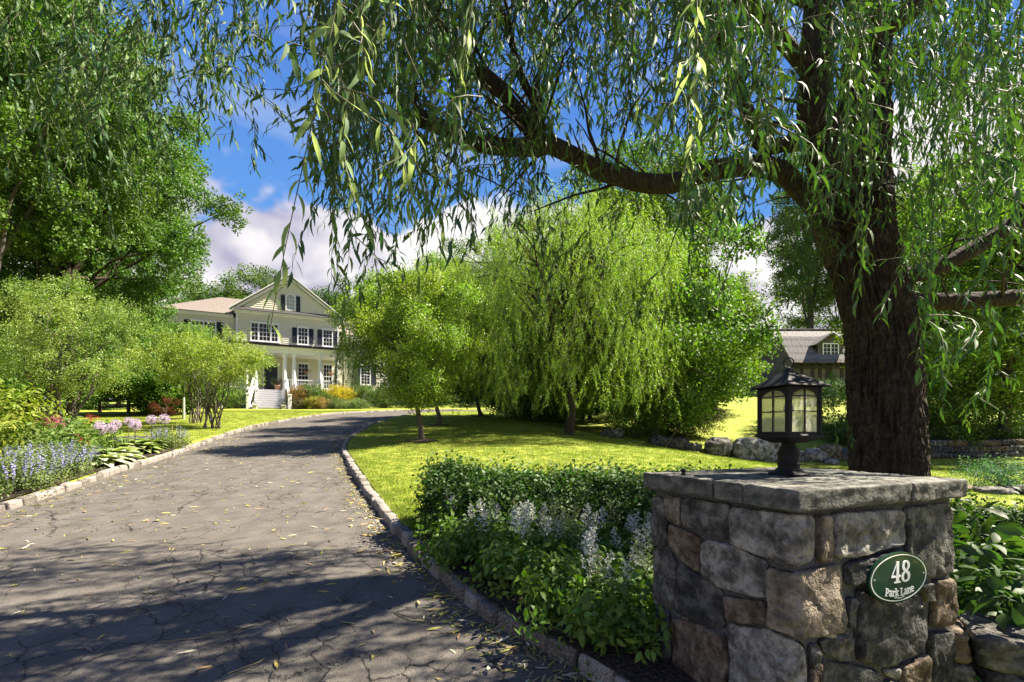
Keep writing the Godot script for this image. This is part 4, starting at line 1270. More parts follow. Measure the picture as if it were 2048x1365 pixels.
func house() -> void:
	var root := thing("house", Vector3(-22.315, HB, -38.0), "cream clapboard two-storey house with gabled front, navy shutters and columned porch", "house", "", deg_to_rad(25.5))
	var y := func(v: float) -> float: return v - HB
	var m := MB.new()
	# walls
	siding(m, 0.10, 7.72, y.call(4.9), y.call(11.32), 0.0)
	m.quad(Vector3(0, y.call(4.0), -0.01), Vector3(7.82, y.call(4.0), -0.01), Vector3(7.82, y.call(11.5), -0.01), Vector3(0, y.call(11.5), -0.01))
	m.quad(Vector3(7.82, y.call(4.0), -0.01), Vector3(7.82, y.call(4.0), -9), Vector3(7.82, y.call(11.5), -9), Vector3(7.82, y.call(11.5), -0.01))
	m.quad(Vector3(0, y.call(4.0), -9), Vector3(0, y.call(4.0), -0.01), Vector3(0, y.call(11.5), -0.01), Vector3(0, y.call(11.5), -9))
	m.quad(Vector3(7.82, y.call(4.0), -9), Vector3(0, y.call(4.0), -9), Vector3(0, y.call(11.5), -9), Vector3(7.82, y.call(11.5), -9))
	obj("wall", m, M.cream, root)
	m = MB.new()
	siding(m, -4.94, 0.0, y.call(4.9), y.call(11.0), -0.5)
	m.span(Vector3(-4.98, y.call(3.6), -8.0), Vector3(-0.01, y.call(11.0), -0.51))
	obj("wall", m, M.cream, root)
	m = MB.new()
	siding(m, 7.82, 15.5, y.call(4.2), y.call(10.2), -0.5)
	m.span(Vector3(7.83, y.call(3.4), -7.0), Vector3(15.6, y.call(10.2), -0.51))
	obj("wall", m, M.cream, root)
	# pediment
	m = MB.new()
	var half := 3.91
	siding(m, 0, 0, y.call(11.72), y.call(14.45), 0.0, func(v: float) -> Vector2:
		var k := maxf(0.0, (y.call(14.5) - v) / 2.95) * half
		return Vector2(half - k, half + k))
	m.tri(Vector3(0, y.call(11.5), -0.02), Vector3(7.82, y.call(11.5), -0.02), Vector3(3.91, y.call(14.5), -0.02))
	obj("pediment", m, M.cream, root)
	# white corner boards, cornices, rakes
	m = MB.new()
	for p in [[-0.02, 0.12, 0.0], [7.70, 7.84, 0.0]]: m.span(Vector3(p[0], y.call(4.9), -0.08), Vector3(p[1], y.call(11.32), 0.045))
	m.span(Vector3(-4.99, y.call(4.9), -0.6), Vector3(-4.85, y.call(11.0), -0.455))
	m.span(Vector3(-0.12, y.call(11.32), -0.05), Vector3(7.94, y.call(11.50), 0.10)); m.span(Vector3(-0.22, y.call(11.50), -0.05), Vector3(8.04, y.call(11.57), 0.30))
	m.span(Vector3(-5.2, y.call(10.95), -0.55), Vector3(-0.22, y.call(11.10), -0.36)); m.span(Vector3(-5.3, y.call(11.10), -0.55), Vector3(-0.24, y.call(11.16), -0.18))
	m.span(Vector3(8.05, y.call(10.15), -0.55), Vector3(15.8, y.call(10.32), -0.25))
	obj("cornice", m, M.white, root)
	for s in [-1, 1]:
		m = MB.new()
		var lo := Vector3(3.91 + s * 4.25, y.call(11.50), 0.0)
		var hi := Vector3(3.91, y.call(14.68), 0.0)
		var ax := (hi - lo).normalized()
		var b := Basis(ax, Vector3(0, 0, 1).cross(ax), Vector3(0, 0, 1))
		m.box((lo + hi) * 0.5 + Vector3(0, 0.02, 0.10), Vector3((hi - lo).length(), 0.26, 0.20), b)
		m.box((lo + hi) * 0.5 + Vector3(0, 0.02, 0.0) + b.y * (0.155 * s * -1.0 if b.y.y < 0 else 0.155), Vector3((hi - lo).length() + 0.15, 0.07, 0.74), b)
		obj("rake_board", m, M.white, root)
	m = MB.new()                                            # little shingled skirt at the pediment's foot
	roof_slab(m, Vector3(-0.1, y.call(11.57), 0.34), Vector3(7.92, y.call(11.57), 0.34), Vector3(7.70, y.call(11.86), 0.04), Vector3(0.12, y.call(11.86), 0.04), 0.03)
	obj("skirt_roof", m, M.shingle_dark, root)
	# roofs
	m = MB.new()
	var pk := Vector3(3.91, y.call(14.80), 0.30)
	var bk := Vector3(0, 0, -9.8)
	roof_slab(m, Vector3(-0.32, y.call(11.58), -9.5), Vector3(-0.32, y.call(11.58), 0.30), pk, pk + bk, 0.08)
	roof_slab(m, Vector3(8.14, y.call(11.58), 0.30), Vector3(8.14, y.call(11.58), -9.5), pk + bk, pk, 0.08)
	obj("roof", m, M.shingle, root)
	m = MB.new()                                            # hipped wing on the left
	var e0 := Vector3(-5.3, y.call(11.16), -0.15); var e1 := Vector3(-0.25, y.call(11.16), -0.15)
	var r0 := Vector3(-1.6, y.call(13.45), -4.3); var r1 := Vector3(1.5, y.call(13.45), -4.3)
	roof_slab(m, e0, e1, r1, r0, 0.06)
	roof_slab(m, Vector3(-5.3, y.call(11.16), -8.3), e0, r0, r0 + Vector3(0, 0, -0.02), 0.06)
	roof_slab(m, Vector3(-0.25, y.call(11.16), -8.3), Vector3(-5.3, y.call(11.16), -8.3), r0, r1, 0.06)
	obj("roof", m, M.shingle, root)
	m = MB.new()
	roof_slab(m, Vector3(8.2, y.call(10.3), -0.2), Vector3(15.9, y.call(10.3), -0.2), Vector3(15.9, y.call(12.3), -3.6), Vector3(7.0, y.call(12.3), -3.6), 0.06)
	roof_slab(m, Vector3(15.9, y.call(10.3), -7.2), Vector3(7.0, y.call(10.3), -7.2), Vector3(7.0, y.call(12.3), -3.6), Vector3(15.9, y.call(12.3), -3.6), 0.06)
	m.tri(Vector3(15.6, y.call(10.2), -0.5), Vector3(15.6, y.call(10.2), -7.0), Vector3(15.6, y.call(12.2), -3.6))
	obj("roof", m, M.shingle, root)
	m = MB.new()                                            # gabled dormer on the right wing
	siding(m, 0, 0, y.call(10.3), y.call(12.0), 0.0, func(v: float) -> Vector2:
		var k := maxf(0.0, minf(1.0, (y.call(12.1) - v) / 1.2)) * 1.6
		return Vector2(11.3 - k, 11.3 + k))
	obj("dormer_face", m, M.cream, root)
	m = MB.new()
	roof_slab(m, Vector3(9.45, y.call(10.75), -3.0), Vector3(9.45, y.call(10.75), 0.25), Vector3(11.3, y.call(12.2), 0.25), Vector3(11.3, y.call(12.2), -3.4), 0.07)
	roof_slab(m, Vector3(13.15, y.call(10.75), 0.25), Vector3(13.15, y.call(10.75), -3.0), Vector3(11.3, y.call(12.2), -3.4), Vector3(11.3, y.call(12.2), 0.25), 0.07)
	obj("dormer_roof", m, M.white, root)
	m = MB.new()
	for k in 26:
		for j in 4:
			m.box(Vector3(-5.85 + j * 0.235 + (0.11 if k % 2 else 0.0), y.call(3.4) + k * 0.31 + 0.15, -1.53), Vector3(0.22, 0.295, 0.12))
	m.span(Vector3(-6.05, y.call(3.3), -2.6), Vector3(-4.99, y.call(11.4), -1.5))
	obj("chimney", m, M.brick, root)
	# upper windows
	window(root, 1.0, 3.1, y.call(9.15), y.call(10.72), 0.02, 3, 4, [0.60, 1.50])
	window(root, 4.49, 5.38, y.call(9.13), y.call(10.65), 0.02, 3, 4)
	window(root, 6.47, 7.34, y.call(9.13), y.call(10.65), 0.02, 3, 4)
	for s in [[4.10, 4.46], [5.41, 5.77], [6.08, 6.44], [7.36, 7.70]]: shutter(root, s[0], s[1], y.call(9.24), y.call(10.54), 0.02)
	window(root, -3.15, -1.42, y.call(9.22), y.call(10.55), -0.48, 3, 4, [0.865])
	for s in [[-1.40, -0.98], [-3.58, -3.17]]: shutter(root, s[0], s[1], y.call(9.24), y.call(10.52), -0.48)
	# arched attic window
	var aw := Node3D.new(); aw.name = "arched_window"; root.add_child(aw)
	aw.position = Vector3(3.98, y.call(11.92), 0.02)
	m = MB.new()
	var g := MB.new()
	for k in 20:
		var a0 := PI * k / 20.0; var a1 := PI * (k + 1) / 20.0
		var p := Vector3(-cos(a0), sin(a0), 0); var q := Vector3(-cos(a1), sin(a1), 0)
		var c := Vector3(0, 1.05, 0)
		m.quad(c + p * 0.29 + Vector3(0, 0, 0.06), c + q * 0.29 + Vector3(0, 0, 0.06), c + q * 0.39 + Vector3(0, 0, 0.06), c + p * 0.39 + Vector3(0, 0, 0.06))
		m.quad(c + q * 0.39 + Vector3(0, 0, 0.06), c + p * 0.39 + Vector3(0, 0, 0.06), c + p * 0.39, c + q * 0.39)
		g.tri(c + Vector3(0, 0, 0.02), c + q * 0.29 + Vector3(0, 0, 0.02), c + p * 0.29 + Vector3(0, 0, 0.02))
	m.span(Vector3(-0.39, 0.0, 0), Vector3(-0.29, 1.05, 0.06)); m.span(Vector3(0.29, 0.0, 0), Vector3(0.39, 1.05, 0.06)); m.span(Vector3(-0.29, 0.0, 0), Vector3(0.29, 0.08, 0.06))
	for x in [-0.10, 0.10]: m.span(Vector3(x - 0.012, 0.08, 0.02), Vector3(x + 0.012, 1.30, 0.04))
	for v in [0.36, 0.66, 0.96]: m.span(Vector3(-0.29, v - 0.012, 0.02), Vector3(0.29, v + 0.012, 0.042))
	g.span(Vector3(-0.29, 0.08, 0.010), Vector3(0.29, 1.05, 0.020))
	obj("frame", m, M.white, aw); obj("pane", g, mat(Color(0.30, 0.31, 0.33), 0.12, 0.6), aw)
	for s in [[3.24, 3.55], [4.41, 4.72]]: shutter(root, s[0], s[1], y.call(11.83), y.call(13.2), 0.02)
	# porch
	m = MB.new()
	m.span(Vector3(-5.0, y.call(4.82), -0.48), Vector3(7.75, y.call(4.97), 2.45))
	obj("porch_floor", m, M.deck, root)
	m = MB.new()
	for k in 82: m.span(Vector3(-4.95 + k * 0.155, y.call(3.25), 2.22), Vector3(-4.85 + k * 0.155, y.call(4.82), 2.25))
	m.span(Vector3(-5.0, y.call(4.70), 2.19), Vector3(7.75, y.call(4.815), 2.30))
	obj("porch_skirt", m, M.white, root).set_meta("kind", "stuff")
	m = MB.new()
	m.span(Vector3(-5.15, y.call(7.93), -0.45), Vector3(7.75, y.call(8.0), 2.10))
	obj("porch_ceiling", m, M.white, root)
	m = MB.new()
	m.span(Vector3(-5.15, y.call(7.92), 2.10), Vector3(7.78, y.call(8.32), 2.40)); m.span(Vector3(-5.25, y.call(8.32), 2.05), Vector3(7.92, y.call(8.42), 2.62))
	m.span(Vector3(7.50, y.call(7.92), -0.3), Vector3(7.78, y.call(8.40), 2.10))
	obj("porch_entablature", m, M.white, root)
	m = MB.new()
	roof_slab(m, Vector3(-5.3, y.call(8.43), 2.70), Vector3(7.95, y.call(8.43), 2.70), Vector3(7.95, y.call(9.0), 0.03), Vector3(-5.3, y.call(9.0), 0.03), 0.05)
	obj("porch_roof", m, M.shingle_dark, root)
	var col := MB.new()
	col.lathe([[0.0, 0.0], [0.20, 0.0], [0.20, 0.08], [0.185, 0.10], [0.185, 0.13], [0.160, 0.17], [0.162, 0.9], [0.158, 1.6], [0.140, 2.66], [0.155, 2.70], [0.155, 2.74], [0.185, 2.80], [0.20, 2.84], [0.20, 2.948], [0.0, 2.948]], 20)
	var cm := col.mesh()
	for x in [-4.85, -2.9, -1.0, 0.86, 1.50, 3.55, 4.22, 6.17, 7.45]: obj("column", cm, M.white, root, Vector3(x, y.call(4.972), 2.24))
	for p in [[-4.69, -3.06], [-2.74, -1.16], [-0.84, 0.70], [3.71, 4.06], [4.38, 6.01], [6.33, 7.29]]:
		var rl := Node3D.new(); rl.name = "railing"; root.add_child(rl, true)
		rl.position = Vector3(p[0], y.call(4.97), 2.24)
		var w: float = p[1] - p[0]
		m = MB.new()
		m.span(Vector3(0, 0.84, -0.045), Vector3(w, 0.92, 0.045))
		obj("top_rail", m, M.white, rl)
		m = MB.new(); m.span(Vector3(0, 0.12, -0.03), Vector3(w, 0.19, 0.03))
		obj("bottom_rail", m, M.white, rl)
		m = MB.new(); m.span(Vector3(-0.019, 0.19, -0.019), Vector3(0.019, 0.84, 0.019))
		var bm := m.mesh()
		var n := int(w / 0.125)
		for k in n: obj("baluster", bm, M.white, rl, Vector3((k + 0.5) * w / n, 0, 0))
	window(root, 4.49, 5.42, y.call(5.45), y.call(7.58), 0.02, 3, 6)
	window(root, 6.49, 7.33, y.call(5.45), y.call(7.62), 0.02, 3, 6)
	window(root, -3.6, -2.6, y.call(5.45), y.call(7.58), -0.48, 3, 6)
	window(root, 9.69, 10.62, y.call(6.0), y.call(7.85), -0.48, 3, 6)
	shutter(root, 10.66, 11.1, y.call(6.0), y.call(7.8), -0.48); shutter(root, 9.2, 9.65, y.call(6.0), y.call(7.8), -0.48)
	window(root, 12.6, 13.5, y.call(6.0), y.call(7.85), -0.48, 3, 6)
	var dr := Node3D.new(); dr.name = "front_door"; root.add_child(dr)
	dr.position = Vector3(2.0, y.call(4.98), 0.03)
	m = MB.new(); m.span(Vector3(-0.12, 0, 0), Vector3(0, 2.3, 0.08)); m.span(Vector3(1.0, 0, 0), Vector3(1.12, 2.3, 0.08)); m.span(Vector3(-0.12, 2.3, 0), Vector3(1.12, 2.45, 0.09))
	obj("frame", m, M.white, dr)
	m = MB.new(); m.span(Vector3(0.002, 0, 0.0), Vector3(0.998, 2.298, 0.04))
	for p in [[0.12, 0.46], [0.54, 0.88]]:
		for v in [[0.2, 0.9], [1.1, 2.1]]: m.span(Vector3(p[0], v[0], 0.04), Vector3(p[1], v[1], 0.055))
	obj("leaf_panel", m, M.navy, dr)
	m = MB.new(); m.blob(Vector3(0.92, 1.02, 0.07), Vector3(0.03, 0.03, 0.03), noise(1, 1.0, 1), 0.0, 1.0, 6, 8)
	obj("handle", m, mat(Color(0.5, 0.36, 0.14), 0.3), dr)
	# steps
	var st := Node3D.new(); st.name = "front_steps"; root.add_child(st)
	for k in 9:
		var top: float = y.call(4.97) - (k + 1) * 0.188
		var wx := 1.05 + (0.10 if k > 5 else 0.0) + (0.12 if k > 6 else 0.0)
		m = MB.new()
		var z0 := 2.45 + k * 0.29
		m.cbox(Vector3(2.54, top + 0.166, z0 + 0.155), Vector3(wx * 2.0, 0.042, 0.33), 0.008)
		obj("tread", m, M.tread, st)
		m = MB.new()
		m.span(Vector3(2.54 - wx + 0.02, top - 0.03, z0 + 0.0), Vector3(2.54 + wx - 0.02, top + 0.143, z0 + 0.27))
		obj("riser", m, M.white, st)
	for s in [-1, 1]:
		var sx: float = 2.54 + s * 1.16
		var nx: float = 2.54 + s * 1.36
		m = MB.new()
		m.cbox(Vector3(nx, y.call(3.2) + 0.58, 5.02), Vector3(0.25, 1.22, 0.25), 0.015); m.cbox(Vector3(nx, y.call(3.2) + 1.22, 5.02), Vector3(0.32, 0.07, 0.32), 0.015)
		obj("newel_post", m, M.white, st)
		m = MB.new()
		var lo := Vector3(nx, y.call(3.2) + 1.10, 4.95); var hi := Vector3(sx, y.call(4.97) + 0.88, 2.35)
		var ax := (lo - hi).normalized()
		var bb := Basis(ax.cross(Vector3.UP).normalized(), Vector3.UP, ax).orthonormalized()
		bb = Basis(Vector3.UP.cross(ax).normalized(), ax.cross(Vector3.UP.cross(ax).normalized()), ax)
		m.box((lo + hi) * 0.5, Vector3(0.09, 0.10, (lo - hi).length()), bb)
		m.box((lo + hi) * 0.5 - Vector3(0, 0.72, 0), Vector3(0.06, 0.30, (lo - hi).length()), bb)
		obj("handrail", m, M.white, st)
		m = MB.new(); m.span(Vector3(-0.019, -0.62, -0.019), Vector3(0.019, 0.0, 0.019))
		var bm := m.mesh()
		for k in 17: obj("baluster", bm, M.white, st, hi.lerp(lo, (k + 0.7) / 17.6) - Vector3(0, 0.02, 0))
	# things on and round the porch
	var hx := func(px: float, py: float, pz: float) -> Vector3: return root.transform * Vector3(px, py, pz)
	for k in 2:
		var at: Vector3 = hx.call([5.15, 7.05][k], y.call(6.60), 1.55)
		var bsk := thing("hanging_basket", at, ["hanging flower basket between the two porch windows", "hanging flower basket at the right end of the porch"][k], "flower basket", "hanging baskets on the porch")
		m = MB.new(); m.lathe([[0.0, -0.18], [0.10, -0.16], [0.17, -0.06], [0.19, 0.0], [0.17, 0.0], [0.0, -0.01]], 14)
		obj("bowl", m, M.terracotta, bsk)
		m = MB.new()
		for j in 3: m.tube([Vector3(cos(j * 2.1) * 0.17, 0, sin(j * 2.1) * 0.17), Vector3(0, 0.5, 0)], [0.006, 0.006], 4, false)
		m.tube([Vector3(0, 0.5, 0), Vector3(0, 1.33, 0)], [0.006, 0.006], 4, false)
		obj("chain", m, M.bronze, bsk)
		clump(bsk, Vector3(0, 0.05, 0), Vector3(0.26, 0.16, 0.26), Color(0.10, 0.14, 0.03), "tiny", 26, 0.8)
		clump(bsk, Vector3(0, 0.08, 0), Vector3(0.26, 0.16, 0.26), Color(0.60, 0.10, 0.06), "tiny", 12, 0.6, "flowers", M.petal)
	var pot := thing("flower_pot", hx.call(3.05, y.call(4.975), 2.10), "terracotta pot of dark red flowers at the top of the porch steps", "flower pot")
	m = MB.new(); m.lathe([[0.0, 0.0], [0.17, 0.0], [0.25, 0.34], [0.29, 0.34], [0.29, 0.42], [0.25, 0.42], [0.24, 0.38], [0.0, 0.37]], 18)
	obj("pot", m, M.terracotta, pot)
	clump(pot, Vector3(0, 0.58, 0), Vector3(0.38, 0.26, 0.38), Color(0.06, 0.10, 0.03), "fine", 30, 0.8)
	clump(pot, Vector3(0, 0.66, 0), Vector3(0.38, 0.22, 0.38), Color(0.20, 0.018, 0.03), "tiny", 20, 0.9, "flowers", M.petal)
	for k in 2:
		var pt := thing("stone_planter", hx.call([1.62, 3.50][k], y.call(3.22), 5.28), ["square stone planter at the left foot of the porch steps", "square stone planter at the right foot of the porch steps"][k], "planter", "planters at the foot of the steps", root.rotation.y)
		m = MB.new()
		m.cbox(Vector3(0, 0.17, 0), Vector3(0.30, 0.34, 0.30), 0.02); m.cbox(Vector3(0, 0.375, 0), Vector3(0.37, 0.07, 0.37), 0.012)
		obj("box", m, M.limestone, pt)
		clump(pt, Vector3(0, 0.46, 0), Vector3(0.16, 0.08, 0.16), Color(0.10, 0.15, 0.04), "tiny", 12, 0.6)

func clump(root: Node3D, cen: Vector3, r: Vector3, tone: Color, spr: String, count: int, size := 1.0, called := "foliage", mt: Material = null) -> void:
	var xf := []; var cols := []
	for k in count:
		var e := rdir()
		xf.append(Transform3D(basis_to((e + Vector3.UP * 0.5).normalized(), rnd(0, TAU), rnd(0.7, 1.2) * size), cen + e * r * pow(rng.randf(), 0.5)))
		cols.append(jit(tone, 0.2, 0.1))
	multi(called, SP[spr], mt if mt else M.leaf, xf, cols, root)

# ------------------------------------------------------------------ the barn
func barn() -> void:
	var x0 := 19.3; var x1 := 31.5
	var gy := turf(22.0, 32.3) - 0.5
	var root := thing("barn", Vector3(x0, gy, -32.3), "weathered grey board barn with gambrel shake roof and a white dormer window", "barn")
	var L := x1 - x0
	var Y := func(v: float) -> float: return v - gy
	var prof := [[0.35, 6.36], [-1.25, 8.33], [-3.7, 9.36], [-6.15, 8.33], [-7.75, 6.36]]    # [z, height] across the roof
	var boards := []
	for k in 4:
		var mb := MB.new(); mb.cbox(Vector3(0, 0, 0), Vector3(0.235, 1.0, 0.03), 0.004)
		boards.append(mb.mesh())
	var core := MB.new()
	core.span(Vector3(0.05, 0, -7.35), Vector3(L, Y.call(6.45), -0.05))
	core.quad(Vector3(0.05, Y.call(6.40), -0.05), Vector3(0.05, Y.call(8.2), -1.2), Vector3(0.05, Y.call(8.2), -6.2), Vector3(0.05, Y.call(6.40), -7.35))
	core.tri(Vector3(0.05, Y.call(8.2), -1.2), Vector3(0.05, Y.call(9.3), -3.7), Vector3(0.05, Y.call(8.2), -6.2))
	obj("wall", core, M.barn_dark, root)
	for k in int(L / 0.25):
		var b := obj("board", boards[k % 4], M.barn if rng.randf() < 0.55 else M.barn_dark, root, Vector3(0.125 + k * 0.25, Y.call(6.40) * 0.5, -0.02 + rnd(-0.006, 0.006)))
		b.scale = Vector3(1, Y.call(6.38) - 0.1, 1)
	for k in 29:                                            # boards of the gable end
		var z := -0.15 - k * 0.25
		var top: float = 6.4
		for j in 4:
			if z <= prof[j][0] and z >= prof[j + 1][0]: top = lerpf(prof[j][1], prof[j + 1][1], (z - prof[j][0]) / (prof[j + 1][0] - prof[j][0]))
		var b := obj("board", boards[k % 4], M.barn, root, Vector3(0.02 + rnd(-0.006, 0.006), Y.call(top - 0.06) * 0.5, z))
		b.rotation.y = PI * 0.5
		b.scale = Vector3(1, Y.call(top - 0.06), 1)
	var beam := MB.new()
	beam.span(Vector3(-0.02, Y.call(6.02), 0.0), Vector3(L, Y.call(6.2), 0.10))
	obj("beam", beam, M.barn_dark, root)
	for j in 4:                                             # shakes, one course after another
		var a := Vector3(0, Y.call(prof[j][1]), prof[j][0]); var b := Vector3(0, Y.call(prof[j + 1][1]), prof[j + 1][0])
		if j > 1:
			var t := a; a = b; b = t
		var dir := (b - a).normalized()
		var nrm := Vector3(1, 0, 0).cross(dir) if j < 2 else dir.cross(Vector3(1, 0, 0))
		if nrm.y < 0: nrm = -nrm
		var n := int((b - a).length() / 0.24) + 1
		for k in n:
			var mb := MB.new()
			var x := -0.28
			while x < L + 0.2:
				var w := rnd(0.13, 0.32)
				var lo := a + dir * (k * 0.24 - 0.03 + rnd(-0.02, 0.02))
				var bs := Basis(Vector3.RIGHT, nrm.rotated(Vector3.RIGHT, 0.0), Vector3.RIGHT.cross(nrm))
				mb.box(lo + dir * 0.15 + nrm * (0.03 + rnd(0.0, 0.012)) + Vector3(x + w * 0.5, 0, 0), Vector3(w - 0.014, 0.042, 0.31), bs.rotated(Vector3.RIGHT, 0.11 if j < 2 else -0.11))
				x += w
			obj("shake_course", mb, M.shake if k % 3 else M.shake_worn, root)
	# dormer
	var dm := Node3D.new(); dm.name = "dormer"; root.add_child(dm)
	dm.position = Vector3(21.98 - x0, Y.call(0.0), -0.15)
	var m := MB.new()
	m.span(Vector3(-0.88, 6.70, -1.6), Vector3(0.88, 7.78, 0.0)); m.tri(Vector3(-0.88, 7.78, 0), Vector3(0.88, 7.78, 0), Vector3(0, 8.35, 0))
	obj("cheek", m, M.barn_dark, dm)
	for k in 7:
		m = MB.new(); m.span(Vector3(-0.87 + k * 0.25, 6.72, 0.002), Vector3(-0.64 + k * 0.25, 7.80 + 0.48 * (1.0 - absf(k - 3.0) / 3.2), 0.03))
		obj("board", m, M.barn, dm)
	m = MB.new()
	roof_slab(m, Vector3(-1.12, 7.62, -2.6), Vector3(-1.12, 7.62, 0.30), Vector3(0, 8.40, 0.30), Vector3(0, 8.40, -2.8), 0.06)
	roof_slab(m, Vector3(1.12, 7.62, 0.30), Vector3(1.12, 7.62, -2.6), Vector3(0, 8.40, -2.8), Vector3(0, 8.40, 0.30), 0.06)
	obj("dormer_roof", m, M.shake, dm)
	var w := Node3D.new(); w.name = "window"; dm.add_child(w); w.position = Vector3(-0.56, 6.84, 0.035)
	m = MB.new()
	m.span(Vector3(0, 0, 0), Vector3(1.12, 0.07, 0.05)); m.span(Vector3(0, 0.86, 0), Vector3(1.12, 0.93, 0.05)); m.span(Vector3(0, 0.07, 0), Vector3(0.07, 0.86, 0.05)); m.span(Vector3(1.05, 0.07, 0), Vector3(1.12, 0.86, 0.05)); m.span(Vector3(0.525, 0.07, 0), Vector3(0.595, 0.86, 0.05))
	for x in [0.30, 0.82]: m.span(Vector3(x - 0.012, 0.07, 0.01), Vector3(x + 0.012, 0.86, 0.03))
	for v in [0.33, 0.60]: m.span(Vector3(0.07, v - 0.012, 0.01), Vector3(1.05, v + 0.012, 0.032))
	obj("frame", m, M.white, w)
	m = MB.new(); m.span(Vector3(0.07, 0.07, 0.001), Vector3(1.05, 0.86, 0.008))
	obj("pane", m, M.glass, w)

# ------------------------------------------------------------------ planting
func bed(pts: Array, called: String) -> void:               # soil sheet over the turf; pts outline on plan [x, d]
	var poly := PackedVector2Array()
	for p in pts: poly.append(Vector2(p[0], p[1]))
	var tris := Geometry2D.triangulate_polygon(poly)
	var mb := MB.new()
	var n := 16
	for k in range(0, tris.size(), 3):
		var a := poly[tris[k]]; var b := poly[tris[k + 1]]; var c := poly[tris[k + 2]]
		var idx := {}
		for i in n + 1:
			for j in n + 1 - i:
				var q := a + (b - a) * (float(i) / n) + (c - a) * (float(j) / n)
				idx[[i, j]] = mb.vert(P(q.x, q.y, turf(q.x, q.y) + 0.022), Vector3.UP)
		for i in n:
			for j in n - i:
				mb.face(idx[[i, j]], idx[[i + 1, j]], idx[[i, j + 1]])
				if i + j < n - 1: mb.face(idx[[i + 1, j]], idx[[i + 1, j + 1]], idx[[i, j + 1]])
	tag(obj(called, mb, M.soil), "", "", "", "structure")

func hedge(a: Vector2, b: Vector2, wide: float, tall: float, count: int, label: String) -> void:
	var mid := (a + b) * 0.5
	var root := thing("clipped_hedge", P(mid.x, mid.y, turf(mid.x, mid.y)), label, "hedge")
	var ax := (b - a).normalized()
	var nx := Vector2(-ax.y, ax.x)
	var l := a.distance_to(b)
	var xf := []; var cols := []
	var lump := noise(88, 1.4, 3)
	for k in count:
		var s := rnd(-0.5, 0.5); var t := rnd(-0.5, 0.5); var u := rnd(0.04, 1.0)
		var f := rng.randf()
		var dir := Vector3.UP
		var o := Vector3(nx.x, 0, -nx.y)
		if f < 0.36: u = rnd(0.90, 1.0)
		elif f < 0.68:
			t = -rnd(0.40, 0.5); dir = -o
		elif f < 0.80:
			t = rnd(0.40, 0.5); dir = o
		elif f < 0.88:
			var e := -1.0 if rng.randf() < 0.6 else 1.0
			s = e * (0.5 - rnd(0.0, 0.08) / l * wide); dir = Vector3(ax.x, 0, -ax.y) * e
		var round_ := 1.0 - 0.16 * pow(absf(t) * 2.0, 3.0) * u
		var q := mid + ax * (s * l) + nx * (t * wide * (1.0 - 0.12 * pow(u, 4.0)))
		var h := tall * u * round_ * (1.0 + 0.10 * lump.get_noise_2d(q.x * 2.0, q.y * 2.0))
		q += nx * 0.06 * lump.get_noise_2d(q.x * 3.0 + 40.0, h * 3.0)
		var base := turf(q.x, q.y)
		var g := (dir * 0.9 + rdir() * 0.6 + Vector3.UP * 0.35).normalized()
		var big := 1.0 if rng.randf() < 0.93 else 1.7
		xf.append(Transform3D(basis_to(g, rnd(0, TAU), rnd(0.8, 1.3) * big), P(q.x, q.y, base + h - 0.03) - root.position))
		cols.append(jit(Color(0.052, 0.110, 0.020), 0.22, 0.10))
	var wood := MB.new()
	for k in int(l * 9.0):
		var q := mid + ax * rnd(-0.48, 0.48) * l + nx * rnd(-0.25, 0.25) * wide
		var p := P(q.x, q.y, turf(q.x, q.y)) - root.position
		limb(wood, p, p + Vector3(rnd(-0.15, 0.15), tall * rnd(0.7, 0.92), rnd(-0.1, 0.1)), 0.009, 0.003, 4, 0.08, 4)
	obj("stems", wood, M.bark_grey, root)
	multi("foliage", SP.hedge, M.leaf_gloss, xf, cols, root)

func plume_mesh(tall: float, wide: float, rows: int) -> ArrayMesh:   # feathery astilbe flower head on its stem
	var mb := MB.new()
	mb.tinted = true
	mb.col = Color(0.35, 0.40, 0.14)
	mb.tube([Vector3.ZERO, Vector3(0, tall, 0)], [0.003, 0.0012], 4, false)
	for k in rows:
		var t := float(k) / rows
		var y := tall * (0.42 + 0.56 * t)
		var l := wide * (1.0 - t * 0.85)
		var a := k * 2.4
		var dir := Vector3(cos(a), 0.75, sin(a)).normalized()
		for j in 7:
			var u := (j + 1) / 7.0
			var g := rnd(0.85, 1.1)
			mb.col = Color(g, g, g * 0.95)
			mb.leaf(Vector3(0, y, 0) + dir * l * u, (dir * 0.4 + rdir()).normalized(), rdir(), 0.015, 0.007, 2, 0.2, 0.2)
			mb.leaf(Vector3(0, y, 0) + dir * l * u, (dir * 0.4 + rdir()).normalized(), rdir(), 0.015, 0.007, 2, 0.2, 0.2)
	return mb.mesh()

func spike_mesh(tall: float) -> ArrayMesh:                   # catmint flower spike
	var mb := MB.new()
	mb.tinted = true
	mb.col = Color(0.35, 0.45, 0.30)
	mb.tube([Vector3.ZERO, Vector3(0, tall, 0)], [0.003, 0.0015], 4, false)
	for k in 34:
		var t := rng.randf()
		var a := rnd(0, TAU)
		var g := rnd(0.8, 1.15)
		mb.col = Color(g, g, g)
		mb.leaf(Vector3(0, tall * (0.4 + 0.6 * round(t * 6.0) / 6.0), 0), Vector3(cos(a), rnd(-0.1, 0.6), sin(a)).normalized(), Vector3.UP, 0.024, 0.013, 2, 0.2, 0.2)
	return mb.mesh()

